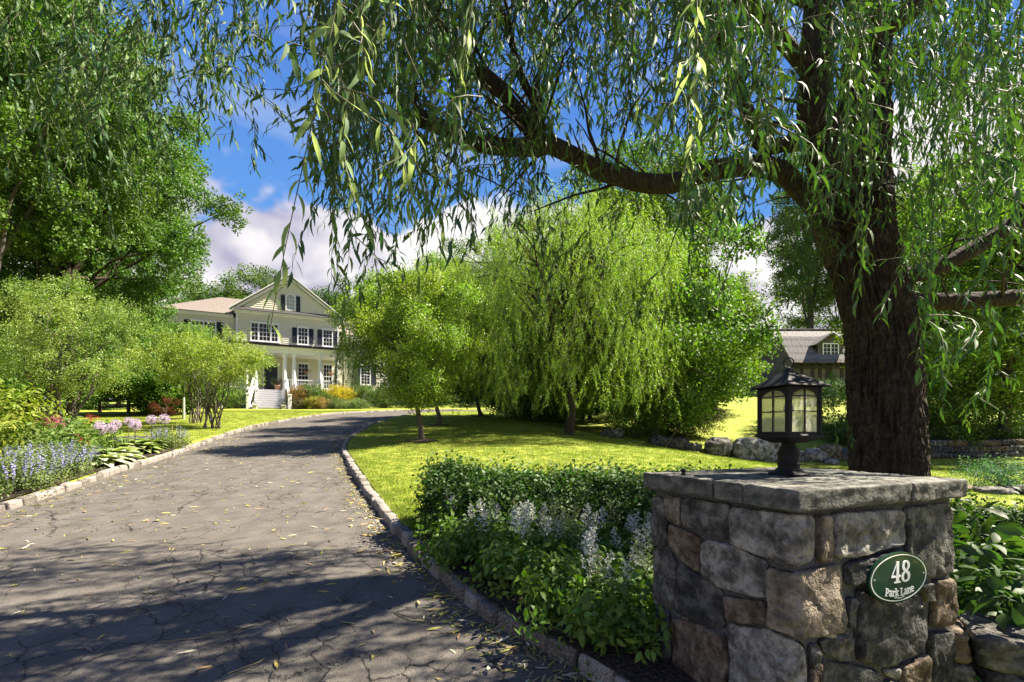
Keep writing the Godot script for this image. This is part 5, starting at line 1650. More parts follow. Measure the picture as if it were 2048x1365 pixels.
func hosta(x: float, d: float, r: float, label: String, edge: Color, heart: Color, n := 34) -> void:
	var root := thing("hosta_plant", P(x, d, turf(x, d)), label, "plant", "hostas by the left kerb")
	for k in n:
		var a := k * 2.4
		var t := float(k) / n
		var dir := Vector3(cos(a), lerpf(0.95, 0.12, t), sin(a)).normalized()
		var mb := MB.new()
		var p := dir * r * 0.25 + Vector3(0, 0.04, 0)
		mb.tinted = true
		mb.col = edge
		mb.leaf(p, dir, Vector3.UP, r * rnd(0.75, 1.0), r * rnd(0.34, 0.44), 5, 0.25, 0.45)
		mb.col = heart
		mb.leaf(p + Vector3.UP * 0.005, dir, Vector3.UP, r * 0.75, r * 0.24, 5, 0.25, 0.45)
		mb.tube([Vector3.ZERO, p], [0.004, 0.004], 4, false)
		obj("leaf", mb, M.leaf_gloss, root)

func flowers() -> void:
	SP.peony = sprig(16, 0.12, 0.32, 0.30, 3, 0.0)
	SP.cat = sprig(26, 0.035, 0.6, 0.22, 2, 0.0)
	SP.astilbe = sprig(26, 0.062, 0.46, 0.22, 3, 0.1)
	SP.broad = sprig(16, 0.115, 0.40, 0.34, 4, 0.15)
	# soil of the beds
	bed([[-6.22, 4.6], [-6.12, 5.5], [-6.42, 6.7], [-6.9, 8.2], [-7.3, 9.9], [-7.8, 11.4], [-8.6, 11.8], [-9.6, 11.0], [-10.4, 9.0], [-10.0, 6.0], [-8.0, 4.2]], "flower_bed")
	bed([[0.50, 2.20], [0.30, 2.45], [0.06, 2.72], [-0.20, 3.06], [-0.54, 3.62], [-0.86, 4.2], [-0.84, 5.1], [2.4, 5.1], [2.9, 3.9], [2.2, 2.7], [1.9, 1.95], [1.2, 1.4], [0.78, 1.75]], "flower_bed")
	bed([[2.0, 2.1], [1.9, 2.9], [2.4, 4.2], [4.6, 3.6], [4.6, 1.6]], "flower_bed")
	# astilbes inside the curve of the kerb
	var wm := plume_mesh(0.34, 0.085, 17)
	var gm := plume_mesh(0.44, 0.10, 16)
	var spots := [[-0.50, 4.18, 1], [-0.20, 3.98, 1], [0.12, 4.10, 3], [0.42, 4.12, 3], [0.72, 4.15, 3], [1.02, 4.05, 3], [1.3, 4.1, 3], [-0.28, 3.66, 0], [0.06, 3.55, 2], [0.36, 3.65, 3], [0.66, 3.60, 2], [0.98, 3.55, 3], [0.12, 3.16, 0], [0.48, 3.15, 1], [0.80, 3.10, 2], [0.42, 2.74, 0], [0.62, 2.62, 1], [1.05, 2.95, 2]]
	var at_names := ["at the tip of the bed by the lawn", "in the back row by the hedge, near the kerb", "in the back row against the hedge", "in the back row against the hedge middle", "in the back row against the hedge towards the pillar", "in the back row close to the pillar", "behind the pillar by the hedge", "leaning over the kerb, upper one", "in the middle of the bed near the kerb", "in the middle of the bed", "in the middle of the bed towards the pillar", "in the middle of the bed beside the pillar", "leaning over the kerb, middle one", "in the front of the bed", "in the front of the bed beside the pillar", "leaning over the kerb, lower one", "lowest, at the foot of the pillar", "in the corner between pillar and bed"]
	for i in spots.size():
		var s: Array = spots[i]
		var root := thing("astilbe_plant", P(s[0], s[1], turf(s[0], s[1])), "white-plumed astilbe " + at_names[i], "plant", "astilbes in the bed by the kerb")
		clump(root, Vector3(0, 0.07, 0), Vector3(0.25, 0.10, 0.25), Color(0.115, 0.200, 0.032), "astilbe", 50, 1.0, "foliage", M.leaf_gloss)
		for k in s[2] + (2 if s[2] > 0 else 1):
			var white := rng.randf() < 0.72
			var pl := MeshInstance3D.new()
			pl.name = "plume"
			pl.mesh = wm if white else gm
			pl.material_override = M.plume_white if white else M.plume_green
			root.add_child(pl, true)
			var a := rnd(0, TAU); var rr := rnd(0.02, 0.17)
			pl.transform = Transform3D(basis_to(Vector3(rnd(-0.3, 0.3), 1, rnd(-0.3, 0.3)).normalized(), a, rnd(0.8, 1.15)), Vector3(cos(a) * rr, 0.13 + rnd(-0.03, 0.09), sin(a) * rr))
	# hedges
	hedge(Vector2(-0.72, 4.75), Vector2(2.7, 4.62), 0.62, 0.56, 13000, "low clipped green hedge between lawn and astilbes, left of the pillar")
	hedge(Vector2(2.75, 3.85), Vector2(5.2, 2.85), 0.60, 0.62, 5200, "clipped dark hedge right of the stone pillar under the willow")
	for k in 5:
		var q: Array = [[2.55, 2.45], [2.85, 2.62], [2.45, 2.75], [3.1, 2.35], [2.8, 2.2]][k]
		var root := thing("leafy_perennial", P(q[0], q[1], turf(q[0], q[1])), ["large-leaved perennial tight against the pillar's right side", "large-leaved perennial in front of the right hedge", "large-leaved perennial behind the pillar's right edge", "large-leaved perennial at the right picture edge", "large-leaved perennial over the low stone wall"][k], "plant", "large-leaved plants right of the pillar")
		clump(root, Vector3(0, 0.30, 0), Vector3(0.26, 0.28, 0.26), Color(0.060, 0.115, 0.030), "broad", 26, 1.0, "foliage", M.leaf_gloss)
	# left border: catmint, peonies, alliums, hostas
	var sm := spike_mesh(0.27)
	var cats := [[-6.42, 6.05], [-6.62, 6.42], [-6.98, 6.65], [-6.85, 7.05], [-7.22, 7.0], [-7.45, 7.45], [-7.05, 7.45], [-7.75, 10.6]]
	var cat_at := ["nearest, at the left picture edge by the kerb", "second along the kerb from the left picture edge", "at the left edge behind the front ones", "in the middle of the catmint patch by the kerb", "in the back of the catmint patch", "at the back left of the catmint patch", "at the right end of the catmint patch", "far along the border beyond the alliums"]
	for i in cats.size():
		var c: Array = cats[i]
		var root := thing("catmint_plant", P(c[0], c[1], turf(c[0], c[1])), "bushy catmint with lavender spikes " + cat_at[i], "plant", "catmint in the left border")
		clump(root, Vector3(0, 0.16, 0), Vector3(0.30, 0.18, 0.30), Color(0.15, 0.20, 0.055), "cat", 95, 1.0)
		for k in 34:
			var sp := MeshInstance3D.new()
			sp.name = "flower_spike"; sp.mesh = sm; sp.material_override = M.lavender
			root.add_child(sp, true)
			var a := rnd(0, TAU); var rr := sqrt(rng.randf()) * 0.34
			sp.transform = Transform3D(basis_to(Vector3(cos(a) * rr, 0.8, sin(a) * rr).normalized(), a, rnd(0.8, 1.3)), Vector3(cos(a) * rr, 0.22 - rr * 0.25, sin(a) * rr))
	var peo := [[-8.45, 8.9], [-8.25, 8.45], [-8.6, 9.6], [-7.62, 8.3], [-9.0, 9.3]]
	for i in peo.size():
		var c: Array = peo[i]
		var root := thing("peony_plant", P(c[0], c[1], turf(c[0], c[1])), ["peony with a magenta bloom at the left of the border", "leafy peony in the middle of the border", "peony with a red bloom behind the others", "low peony with a red bloom near the kerb", "leafy peony at the back left of the border"][i], "plant", "peonies in the left border")
		clump(root, Vector3(0, 0.26, 0), Vector3(0.38, 0.24, 0.38), Color(0.105, 0.175, 0.026), "peony", 48, 1.0)
		for k in [2, 0, 1, 1, 1][i]:
			clump(root, Vector3(rnd(-0.2, 0.2), 0.68 if i != 3 else 0.42, rnd(-0.1, 0.25)), Vector3(0.05, 0.04, 0.05), [Color(0.62, 0.02, 0.25), Color(0.6, 0.1, 0.3), Color(0.40, 0.05, 0.04), Color(0.50, 0.03, 0.06), Color(0.55, 0.05, 0.2)][i], "tiny", 12, 0.45, "bloom", M.petal)
	var al := [[-8.16, 9.35, 0.60], [-8.02, 9.15, 0.56], [-7.93, 9.40, 0.64], [-7.84, 9.6, 0.68], [-7.75, 9.15, 0.58], [-7.64, 9.5, 0.66], [-7.50, 9.3, 0.63], [-7.38, 9.6, 0.72], [-7.18, 9.65, 0.74], [-8.75, 9.3, 0.72]]
	var head := MB.new()
	head.tinted = true
	for k in 170:
		var e := rdir()
		head.col = Color(0.75, 0.85, 0.7)
		head.tube([Vector3.ZERO, e * 0.095], [0.0012, 0.0012], 3, false)
		for j in 3:
			var g := rnd(0.85, 1.12)
			head.col = Color(g, g, g)
			head.leaf(e * 0.095, (e * 0.4 + rdir()).normalized(), e, 0.026, 0.010, 2, 0.2, 0.1)
	var hm := head.mesh()
	for i in al.size():
		var c: Array = al[i]
		var root := thing("allium_flower", P(c[0], c[1], turf(c[0], c[1])), "pale lilac allium ball, %s from the left in the cluster" % ["first", "second", "third", "fourth", "fifth", "sixth", "seventh", "eighth", "last"][i] if i < 9 else "single yellowish-green allium ball beside the magenta peony", "flower", "alliums in the left border")
		var st := MB.new()
		var lean := Vector3(rnd(-0.04, 0.04), c[2], rnd(-0.04, 0.04))
		st.tube([Vector3.ZERO, lean * 0.5, lean], [0.007, 0.006, 0.005], 6, false)
		obj("stem", st, M.twig_green, root)
		var h := obj("flower_head", hm, M.allium if i < 9 else M.allium_green, root, lean)
		h.scale = Vector3.ONE * rnd(0.85, 1.15) * (1.0 if i < 9 else 0.6)
	hosta(-7.45, 8.65, 0.52, "white-variegated hosta spilling over the left kerb", Color(0.55, 0.56, 0.40), Color(0.30, 0.38, 0.16), 40)
	hosta(-7.15, 8.15, 0.44, "smaller white-variegated hosta nearer along the left kerb", Color(0.58, 0.58, 0.45), Color(0.42, 0.46, 0.28), 34)
	hosta(-8.05, 10.35, 0.46, "green hosta with cream-edged leaves farthest along the kerb", Color(0.32, 0.38, 0.14), Color(0.085, 0.16, 0.03), 40)
	hosta(-7.75, 9.75, 0.44, "green hosta with cream-edged leaves by the kerb before the alliums", Color(0.30, 0.36, 0.12), Color(0.085, 0.16, 0.03), 40)
	hosta(-8.35, 10.9, 0.40, "green hosta at the far end of the left border", Color(0.20, 0.30, 0.10), Color(0.085, 0.16, 0.03), 34)
	bush("acid_green_shrub", "bright yellow-green shrub at the left picture edge", "shrub", "", -9.1, 8.5, Vector3(0.75, 1.25, 0.7), Color(0.20, 0.25, 0.025), "peony", 120, 1.0)

func house_planting() -> void:
	var b := Basis(Vector3.UP, deg_to_rad(25.5))
	var o := Vector3(-22.315, 0, -38.0)
	var at := func(u: float, v: float) -> Vector2:
		var q := o + b * Vector3(u, 0, v)
		return Vector2(q.x, -q.z)
	var list := [   # name, label, u, out, radii, tone, sprig, count
		["golden_shrub", "rounded golden-yellow shrub in front of the porch", 7.55, 4.6, Vector3(1.25, 1.75, 1.1), Color(0.55, 0.42, 0.02), "fine", 520],
		["green_shrub", "round green shrub under the porch railing", 5.55, 4.0, Vector3(1.0, 2.0, 0.9), Color(0.12, 0.18, 0.04), "fine", 420],
		["bronze_shrub", "bronze and gold shrub right of the porch steps", 4.55, 4.4, Vector3(0.62, 1.75, 0.6), Color(0.24, 0.14, 0.035), "fine", 260],
		["low_green_mound", "low bright green mound left of the golden shrub", 6.45, 5.3, Vector3(0.75, 0.95, 0.6), Color(0.11, 0.17, 0.03), "fine", 200],
		["spirea_shrub", "low yellow spirea at the lawn edge before the porch", 5.35, 6.0, Vector3(0.62, 0.8, 0.5), Color(0.28, 0.26, 0.03), "tiny", 240],
		["pinkish_spirea", "low pinkish spirea beside the yellow one", 6.05, 6.1, Vector3(0.55, 0.85, 0.5), Color(0.34, 0.22, 0.08), "tiny", 220],
		["dark_groundcover", "low dark leafy mound at the right foot of the steps", 4.75, 5.6, Vector3(0.5, 0.5, 0.5), Color(0.10, 0.08, 0.04), "fine", 120],
		["pale_groundcover", "pale green low planting along the lawn edge", 7.1, 6.2, Vector3(0.9, 0.45, 0.45), Color(0.17, 0.22, 0.09), "fine", 160],
		["pale_groundcover", "pale green low planting below the golden shrub", 8.5, 6.0, Vector3(0.9, 0.5, 0.5), Color(0.16, 0.22, 0.08), "fine", 160],
		["foundation_shrub", "leafy green shrub right of the golden one", 9.3, 4.6, Vector3(1.1, 1.9, 1.0), Color(0.11, 0.17, 0.035), "fine", 420],
		["foundation_shrub", "leafy green shrub under the right wing window", 11.0, 4.4, Vector3(1.2, 1.7, 1.0), Color(0.10, 0.16, 0.035), "fine", 420],
		["foundation_shrub", "leafy green shrub at the far right of the house", 13.2, 4.2, Vector3(1.3, 2.2, 1.0), Color(0.09, 0.15, 0.03), "fine", 460],
		["foundation_shrub", "leafy green shrub left of the porch steps", 0.1, 4.4, Vector3(1.0, 1.5, 0.9), Color(0.11, 0.17, 0.03), "fine", 340],
		["foundation_shrub", "leafy green shrub at the porch's left half", -1.8, 4.4, Vector3(1.1, 1.7, 0.9), Color(0.10, 0.16, 0.03), "fine", 380],
		["foundation_shrub", "leafy green shrub at the porch's left end", -4.0, 4.4, Vector3(1.2, 1.9, 1.0), Color(0.09, 0.15, 0.03), "fine", 420],
	]
	for l in list:
		var q: Vector2 = at.call(l[2], l[3])
		bush(l[0], l[1], "shrub", "shrubs along the house front", q.x, q.y, l[4] * Vector3(1, 0.85, 1), l[5], l[6], l[7], 1.25)
	# clipped arborvitae cones at the porch's right end
	for k in 2:
		var q: Vector2 = at.call([7.85, 8.75][k], [3.3, 3.5][k])
		var root := thing("arborvitae", P(q.x, q.y, turf(q.x, q.y)), ["tall dark arborvitae at the right end of the porch", "narrow arborvitae just right of the taller one"][k], "tree", "arborvitaes by the porch")
		var tall: float = [6.3, 3.9][k]
		var rr: float = [0.80, 0.32][k]
		var st := MB.new()
		st.tube([Vector3(0, -0.1, 0), Vector3(0, tall * 0.85, 0)], [0.08, 0.02], 6, false)
		obj("trunk", st, M.bark_grey, root)
		var xf := []; var cols := []
		for j in [1300, 420][k]:
			var t := pow(rng.randf(), 1.2)
			var a := rnd(0, TAU)
			var r_: float = rr * (1.0 - t * t * 0.96) * rnd(0.7, 1.0)
			var e := Vector3(cos(a), 0, sin(a))
			xf.append(Transform3D(basis_to((e * 0.35 + Vector3.UP).normalized(), rnd(0, TAU), rnd(0.8, 1.2)), e * r_ + Vector3(0, t * tall * 0.96, 0)))
			cols.append(jit(Color(0.055, 0.10, 0.022), 0.2, 0.1))
		multi("crown", SP.scale, M.leaf, xf, cols, root)

func trees() -> void:
	# three small yellow-green trees on the lawn by the bend
	var lime := Color(0.275, 0.330, 0.058)
	for t in [
		[-2.31, 12.0, "nearest small yellow-green lawn tree beside the bend of the drive", {"cy": 2.5, "r": Vector3(1.45, 1.60, 1.40), "tr": 0.075, "clumps": 60, "per": 34, "cr": 0.42, "tone": lime, "cx": -0.25}],
		[-2.62, 17.0, "middle small yellow-green lawn tree behind the nearest one", {"cy": 3.3, "r": Vector3(2.15, 2.35, 2.0), "tr": 0.09, "clumps": 80, "per": 36, "cr": 0.52, "tone": lime}],
		[-1.48, 22.3, "farthest small yellow-green lawn tree, brightest of the three", {"cy": 3.6, "r": Vector3(2.5, 2.8, 2.2), "tr": 0.10, "clumps": 90, "per": 38, "cr": 0.6, "tone": lime, "cx": -0.5}],
	]:
		var s: Dictionary = t[3]
		s.merge({"sprig": "fine", "limbs": 20, "rise": 0.3, "mat": M.leaf_soft, "bark": M.bark_grey})
		tree("ornamental_tree", t[2], "tree", "small trees on the lawn by the bend", t[0], t[1], s)
		var ring := MB.new()
		for k in 20:
			var a0 := TAU * k / 20.0; var a1 := TAU * (k + 1) / 20.0
			var f := func(a: float, r_: float) -> Vector3: return P(t[0] + cos(a) * r_, t[1] + sin(a) * r_, turf(t[0] + cos(a) * r_, t[1] + sin(a) * r_) + 0.016)
			ring.tri(P(t[0], t[1], turf(t[0], t[1]) + 0.05), f.call(a0, 0.42), f.call(a1, 0.42))
		tag(obj("mulch_ring", ring, M.soil), "", "", "", "structure")
	# left side: multi-stemmed shrubs and the woods' edge
	tree("multi_stem_tree", "wide multi-stemmed light green tree at left behind the border", "tree", "", -14.4, 15.2, {"cy": 2.75, "r": Vector3(1.9, 1.75, 1.8), "tr": 0.07, "stems": 9, "clumps": 56, "per": 20, "cr": 0.52, "tone": Color(0.265, 0.310, 0.085), "sprig": "fine", "limbs": 34, "rise": 0.4, "mat": M.leaf_soft, "bow": 0.10})
	tree("multi_stem_tree", "airy multi-stemmed small tree on the left lawn before the house", "tree", "", -10.25, 16.2, {"cy": 2.3, "r": Vector3(1.45, 0.85, 1.4), "tr": 0.034, "stems": 11, "clumps": 40, "per": 17, "cr": 0.42, "tone": Color(0.285, 0.325, 0.060), "sprig": "fine", "limbs": 30, "rise": 0.3, "mat": M.leaf_soft, "bow": 0.08, "foot": 0.3})
	tree("multi_stem_tree", "multi-stemmed small tree just behind the airy lawn one", "tree", "", -12.3, 18.2, {"cy": 2.5, "r": Vector3(1.1, 0.95, 1.1), "tr": 0.034, "stems": 9, "clumps": 30, "per": 18, "cr": 0.42, "tone": Color(0.21, 0.26, 0.06), "sprig": "fine", "limbs": 26, "rise": 0.3, "mat": M.leaf_soft, "bow": 0.08, "foot": 0.3})
	tree("maple_tree", "big green maple with leaning dark trunk on the left", "tree", "", -21.4, 20.5, {"cy": 9.0, "cx": 1.6, "r": Vector3(5.6, 5.0, 5.0), "tr": 0.30, "clumps": 120, "per": 40, "cr": 1.05, "tone": Color(0.110, 0.180, 0.028), "sprig": "maple", "limbs": 46, "mat": M.leaf_gloss, "bark": M.bark, "under": 0.95, "lean": Vector3(2.5, 0, 0)})
	tree("maple_tree", "tall maple at the far left with pale mottled bark", "tree", "", -18.4, 16.0, {"cy": 11.5, "r": Vector3(4.0, 5.8, 4.4), "tr": 0.26, "clumps": 95, "per": 38, "cr": 1.0, "tone": Color(0.110, 0.180, 0.028), "sprig": "maple", "limbs": 36, "mat": M.leaf_gloss})
	tree("maple_tree", "tall dense maple behind the leaning one at upper left", "tree", "", -25.0, 27.0, {"cy": 16.0, "r": Vector3(6.0, 7.0, 5.5), "tr": 0.32, "clumps": 110, "per": 36, "cr": 1.3, "tone": Color(0.110, 0.180, 0.028), "sprig": "far", "limbs": 36})
	tree("understory_tree", "dark leafy understory tree between the maple and the house", "tree", "", -17.6, 23.5, {"cy": 1.9, "r": Vector3(2.2, 1.7, 2.0), "tr": 0.10, "stems": 3, "clumps": 60, "per": 30, "cr": 0.7, "tone": Color(0.110, 0.180, 0.028), "sprig": "maple_b", "limbs": 26, "under": 1.0})
	tree("understory_tree", "low dark tree at the left edge under the maples", "tree", "", -19.8, 18.6, {"cy": 2.8, "r": Vector3(2.6, 2.4, 2.2), "tr": 0.10, "stems": 3, "clumps": 56, "per": 30, "cr": 0.7, "tone": Color(0.110, 0.180, 0.028), "sprig": "maple_b", "limbs": 24, "under": 1.0})
	tree("understory_tree", "dark undergrowth tree behind the rail fence", "tree", "", -24.6, 27.5, {"cy": 3.6, "r": Vector3(3.4, 3.2, 2.6), "tr": 0.12, "stems": 3, "clumps": 60, "per": 30, "cr": 0.85, "tone": Color(0.110, 0.180, 0.028), "sprig": "maple_b", "limbs": 20, "under": 1.0})
	tree("understory_tree", "mid-green tree against the left end of the house", "tree", "", -25.6, 30.5, {"cy": 4.6, "r": Vector3(2.6, 3.6, 2.4), "tr": 0.14, "clumps": 66, "per": 32, "cr": 0.9, "tone": Color(0.110, 0.180, 0.028), "sprig": "maple_b", "limbs": 22, "under": 1.0})
	# woods behind the house
	var rowt := [[-46, 48, 18], [-38.5, 52, 17], [-33.0, 56, 15], [-30.2, 58, 16.2], [-25.5, 60, 14.5], [-21.5, 60, 13.5], [-17.0, 58, 15.5], [-12.6, 60, 14.5], [-8.0, 57, 17.0], [-3.6, 54, 19.0], [1.5, 52, 19], [6.0, 50, 18.5], [12.0, 52, 20], [-55, 44, 19], [18.0, 56, 21], [38.0, 54, 22], [46.0, 50, 22], [45.0, 44, 20], [38.5, 44, 19], [51.0, 47, 22]]
	var names := ["behind the house's far left", "left of the house behind the wing", "above the left wing's roof", "just left of the gable peak", "behind the gable's right slope", "right of the gable, low", "over the right wing", "between the house and the lawn trees", "above the lawn trees", "left of the weeping willow's top", "behind the weeping willow", "right behind the weeping willow", "farther right behind the weeping willow", "at the far left edge", "behind the barn's left end", "behind the barn's right end", "beyond the big willow at right", "far beyond the right-hand limbs", "beyond the barn, right of it", "at the far right edge"]
	for i in rowt.size():
		var q: Array = rowt[i]
		var h: float = q[2]
		tree("woodland_tree", "green woodland tree " + names[i], "tree", "trees behind the house", q[0], q[1], {"cy": h * 0.60, "r": Vector3(h * rnd(0.26, 0.33), h * 0.40, h * 0.28), "tr": 0.25, "clumps": 56, "per": 22, "cr": h * 0.085, "tone": jit(Color(0.105, 0.155, 0.034), 0.15, 0.1), "sprig": "far", "limbs": 12, "size": 1.25, "under": 1.0})
	for q in [[-13.0, 47.0, 3.4, "behind the house's right wing"], [-8.0, 45.5, 3.2, "beyond the bend, left"], [-3.5, 45.0, 3.4, "beyond the bend, middle"], [1.0, 43.5, 3.6, "beyond the bend, right"], [5.5, 42.0, 3.4, "behind the rock outcrop"], [10.0, 42.0, 3.6, "behind the dense maple"], [15.0, 44.0, 3.6, "behind the light maple"], [-19.0, 50.0, 3.4, "behind the house"], [-5.6, 48.5, 4.0, "between the lawn trees' trunks, left"], [-1.0, 48.0, 4.0, "between the lawn trees' trunks, right"], [3.4, 47.0, 4.0, "far behind the weeping willow"], [-10.6, 49.0, 4.0, "far behind the bend"]]:
		bush("thicket_shrub", "dense dark thicket shrub " + q[3], "shrub", "thicket behind the drive", q[0], q[1], Vector3(3.2, q[2] * 1.15, 2.0), Color(0.110, 0.180, 0.028), "far", 380, 1.05)
	# middle and right
	far_willow(1.75, 14.6, "yellow-green weeping willow with drooping strands beyond the lawn", 3.5, 8.0, 4200, Color(0.280, 0.335, 0.075))
	tree("maple_tree", "dense green maple left of the lantern beyond the lawn", "tree", "", 5.15, 17.2, {"cy": 3.9, "r": Vector3(3.1, 3.2, 2.6), "tr": 0.19, "clumps": 84, "per": 34, "cr": 0.8, "tone": Color(0.140, 0.210, 0.034), "sprig": "maple_b", "limbs": 30, "under": 1.05})
	tree("maple_tree", "taller maple with grey trunk behind the weeping willow", "tree", "", 6.3, 21.5, {"cy": 8.2, "r": Vector3(3.3, 4.2, 3.2), "tr": 0.22, "clumps": 74, "per": 32, "cr": 1.0, "tone": Color(0.135, 0.195, 0.030), "sprig": "maple_b", "limbs": 24})
	tree("maple_tree", "light green maple left of the barn", "tree", "", 11.2, 26.0, {"cy": 3.6, "r": Vector3(2.2, 3.0, 2.2), "tr": 0.15, "clumps": 56, "per": 30, "cr": 0.85, "tone": Color(0.165, 0.220, 0.034), "sprig": "maple_b", "limbs": 20, "under": 1.0})
	tree("understory_tree", "dark leafy tree in the shade beyond the lawn's left bank", "tree", "", 0.6, 21.0, {"cy": 2.8, "r": Vector3(2.2, 2.6, 2.0), "tr": 0.10, "stems": 3, "clumps": 50, "per": 30, "cr": 0.7, "tone": Color(0.110, 0.180, 0.028), "sprig": "maple_b", "limbs": 18, "under": 1.0})
	tree("understory_tree", "dark leafy tree filling the shade behind the weeping willow", "tree", "", 3.6, 22.5, {"cy": 3.4, "r": Vector3(2.8, 3.2, 2.0), "tr": 0.12, "stems": 3, "clumps": 60, "per": 30, "cr": 0.8, "tone": Color(0.110, 0.180, 0.028), "sprig": "maple_b", "limbs": 18, "under": 1.0})
	tree("poplar_tree", "tall hazy poplar rising behind the barn roof", "tree", "", 31.2, 48.0, {"cy": 15.5, "r": Vector3(4.6, 9.5, 4.2), "tr": 0.42, "clumps": 95, "per": 26, "cr": 1.25, "tone": Color(0.110, 0.170, 0.040), "sprig": "far", "limbs": 30, "vary": 0.1})
	for q in [[17.2, 18.2, 8.5, "large bright green tree filling the right edge"], [20.0, 21.5, 9.5, "tall tree right behind the big willow's trunk"], [17.4, 16.6, 10.0, "tall sunlit tree above the right-hand limb"]]:
		var h: float = q[2]
		tree("woodland_tree", q[3], "tree", "woods on the right bank", q[0], q[1], {"cy": h * 0.58, "r": Vector3(minf(h * 0.36, 4.2), h * 0.46, minf(h * 0.33, 4.0)), "tr": 0.20, "clumps": 58, "per": 24, "cr": minf(h * 0.10, 1.2), "tone": jit(Color(0.165, 0.235, 0.034), 0.12, 0.1), "sprig": "maple_b", "limbs": 26, "under": 1.0})
	for q in [[15.2, 16.6, 1.5, "leafy dark bush on the right bank by the wall"], [17.6, 17.4, 1.9, "leafy dark bush farther right on the bank"], [13.2, 17.6, 1.6, "dark bush behind the big willow's trunk"], [20.0, 18.5, 2.4, "dark bush at the right edge of the bank"]]:
		bush("bank_shrub", q[3], "shrub", "shrubs on the right bank", q[0], q[1], Vector3(q[2], q[2] * 1.25, q[2] * 0.8), Color(0.110, 0.180, 0.028), "maple_b", 150, 0.8)
	bush("bluish_shrub", "rounded bluish-green shrub below the barn", "shrub", "", 19.2, 28.5, Vector3(1.3, 1.15, 1.1), Color(0.075, 0.125, 0.070), "fine", 320, 1.2)
	bush("dark_shrub", "dark shrub in the shade under the dense maple", "shrub", "shrubs under the maple", 4.3, 16.4, Vector3(1.2, 1.0, 0.8), Color(0.110, 0.180, 0.028), "fine", 260, 1.0)
	bush("dark_shrub", "reddish shrub in the shade right of the dense maple's trunk", "shrub", "shrubs under the maple", 6.6, 17.6, Vector3(1.1, 0.9, 0.8), Color(0.11, 0.09, 0.04), "fine", 240, 1.0)

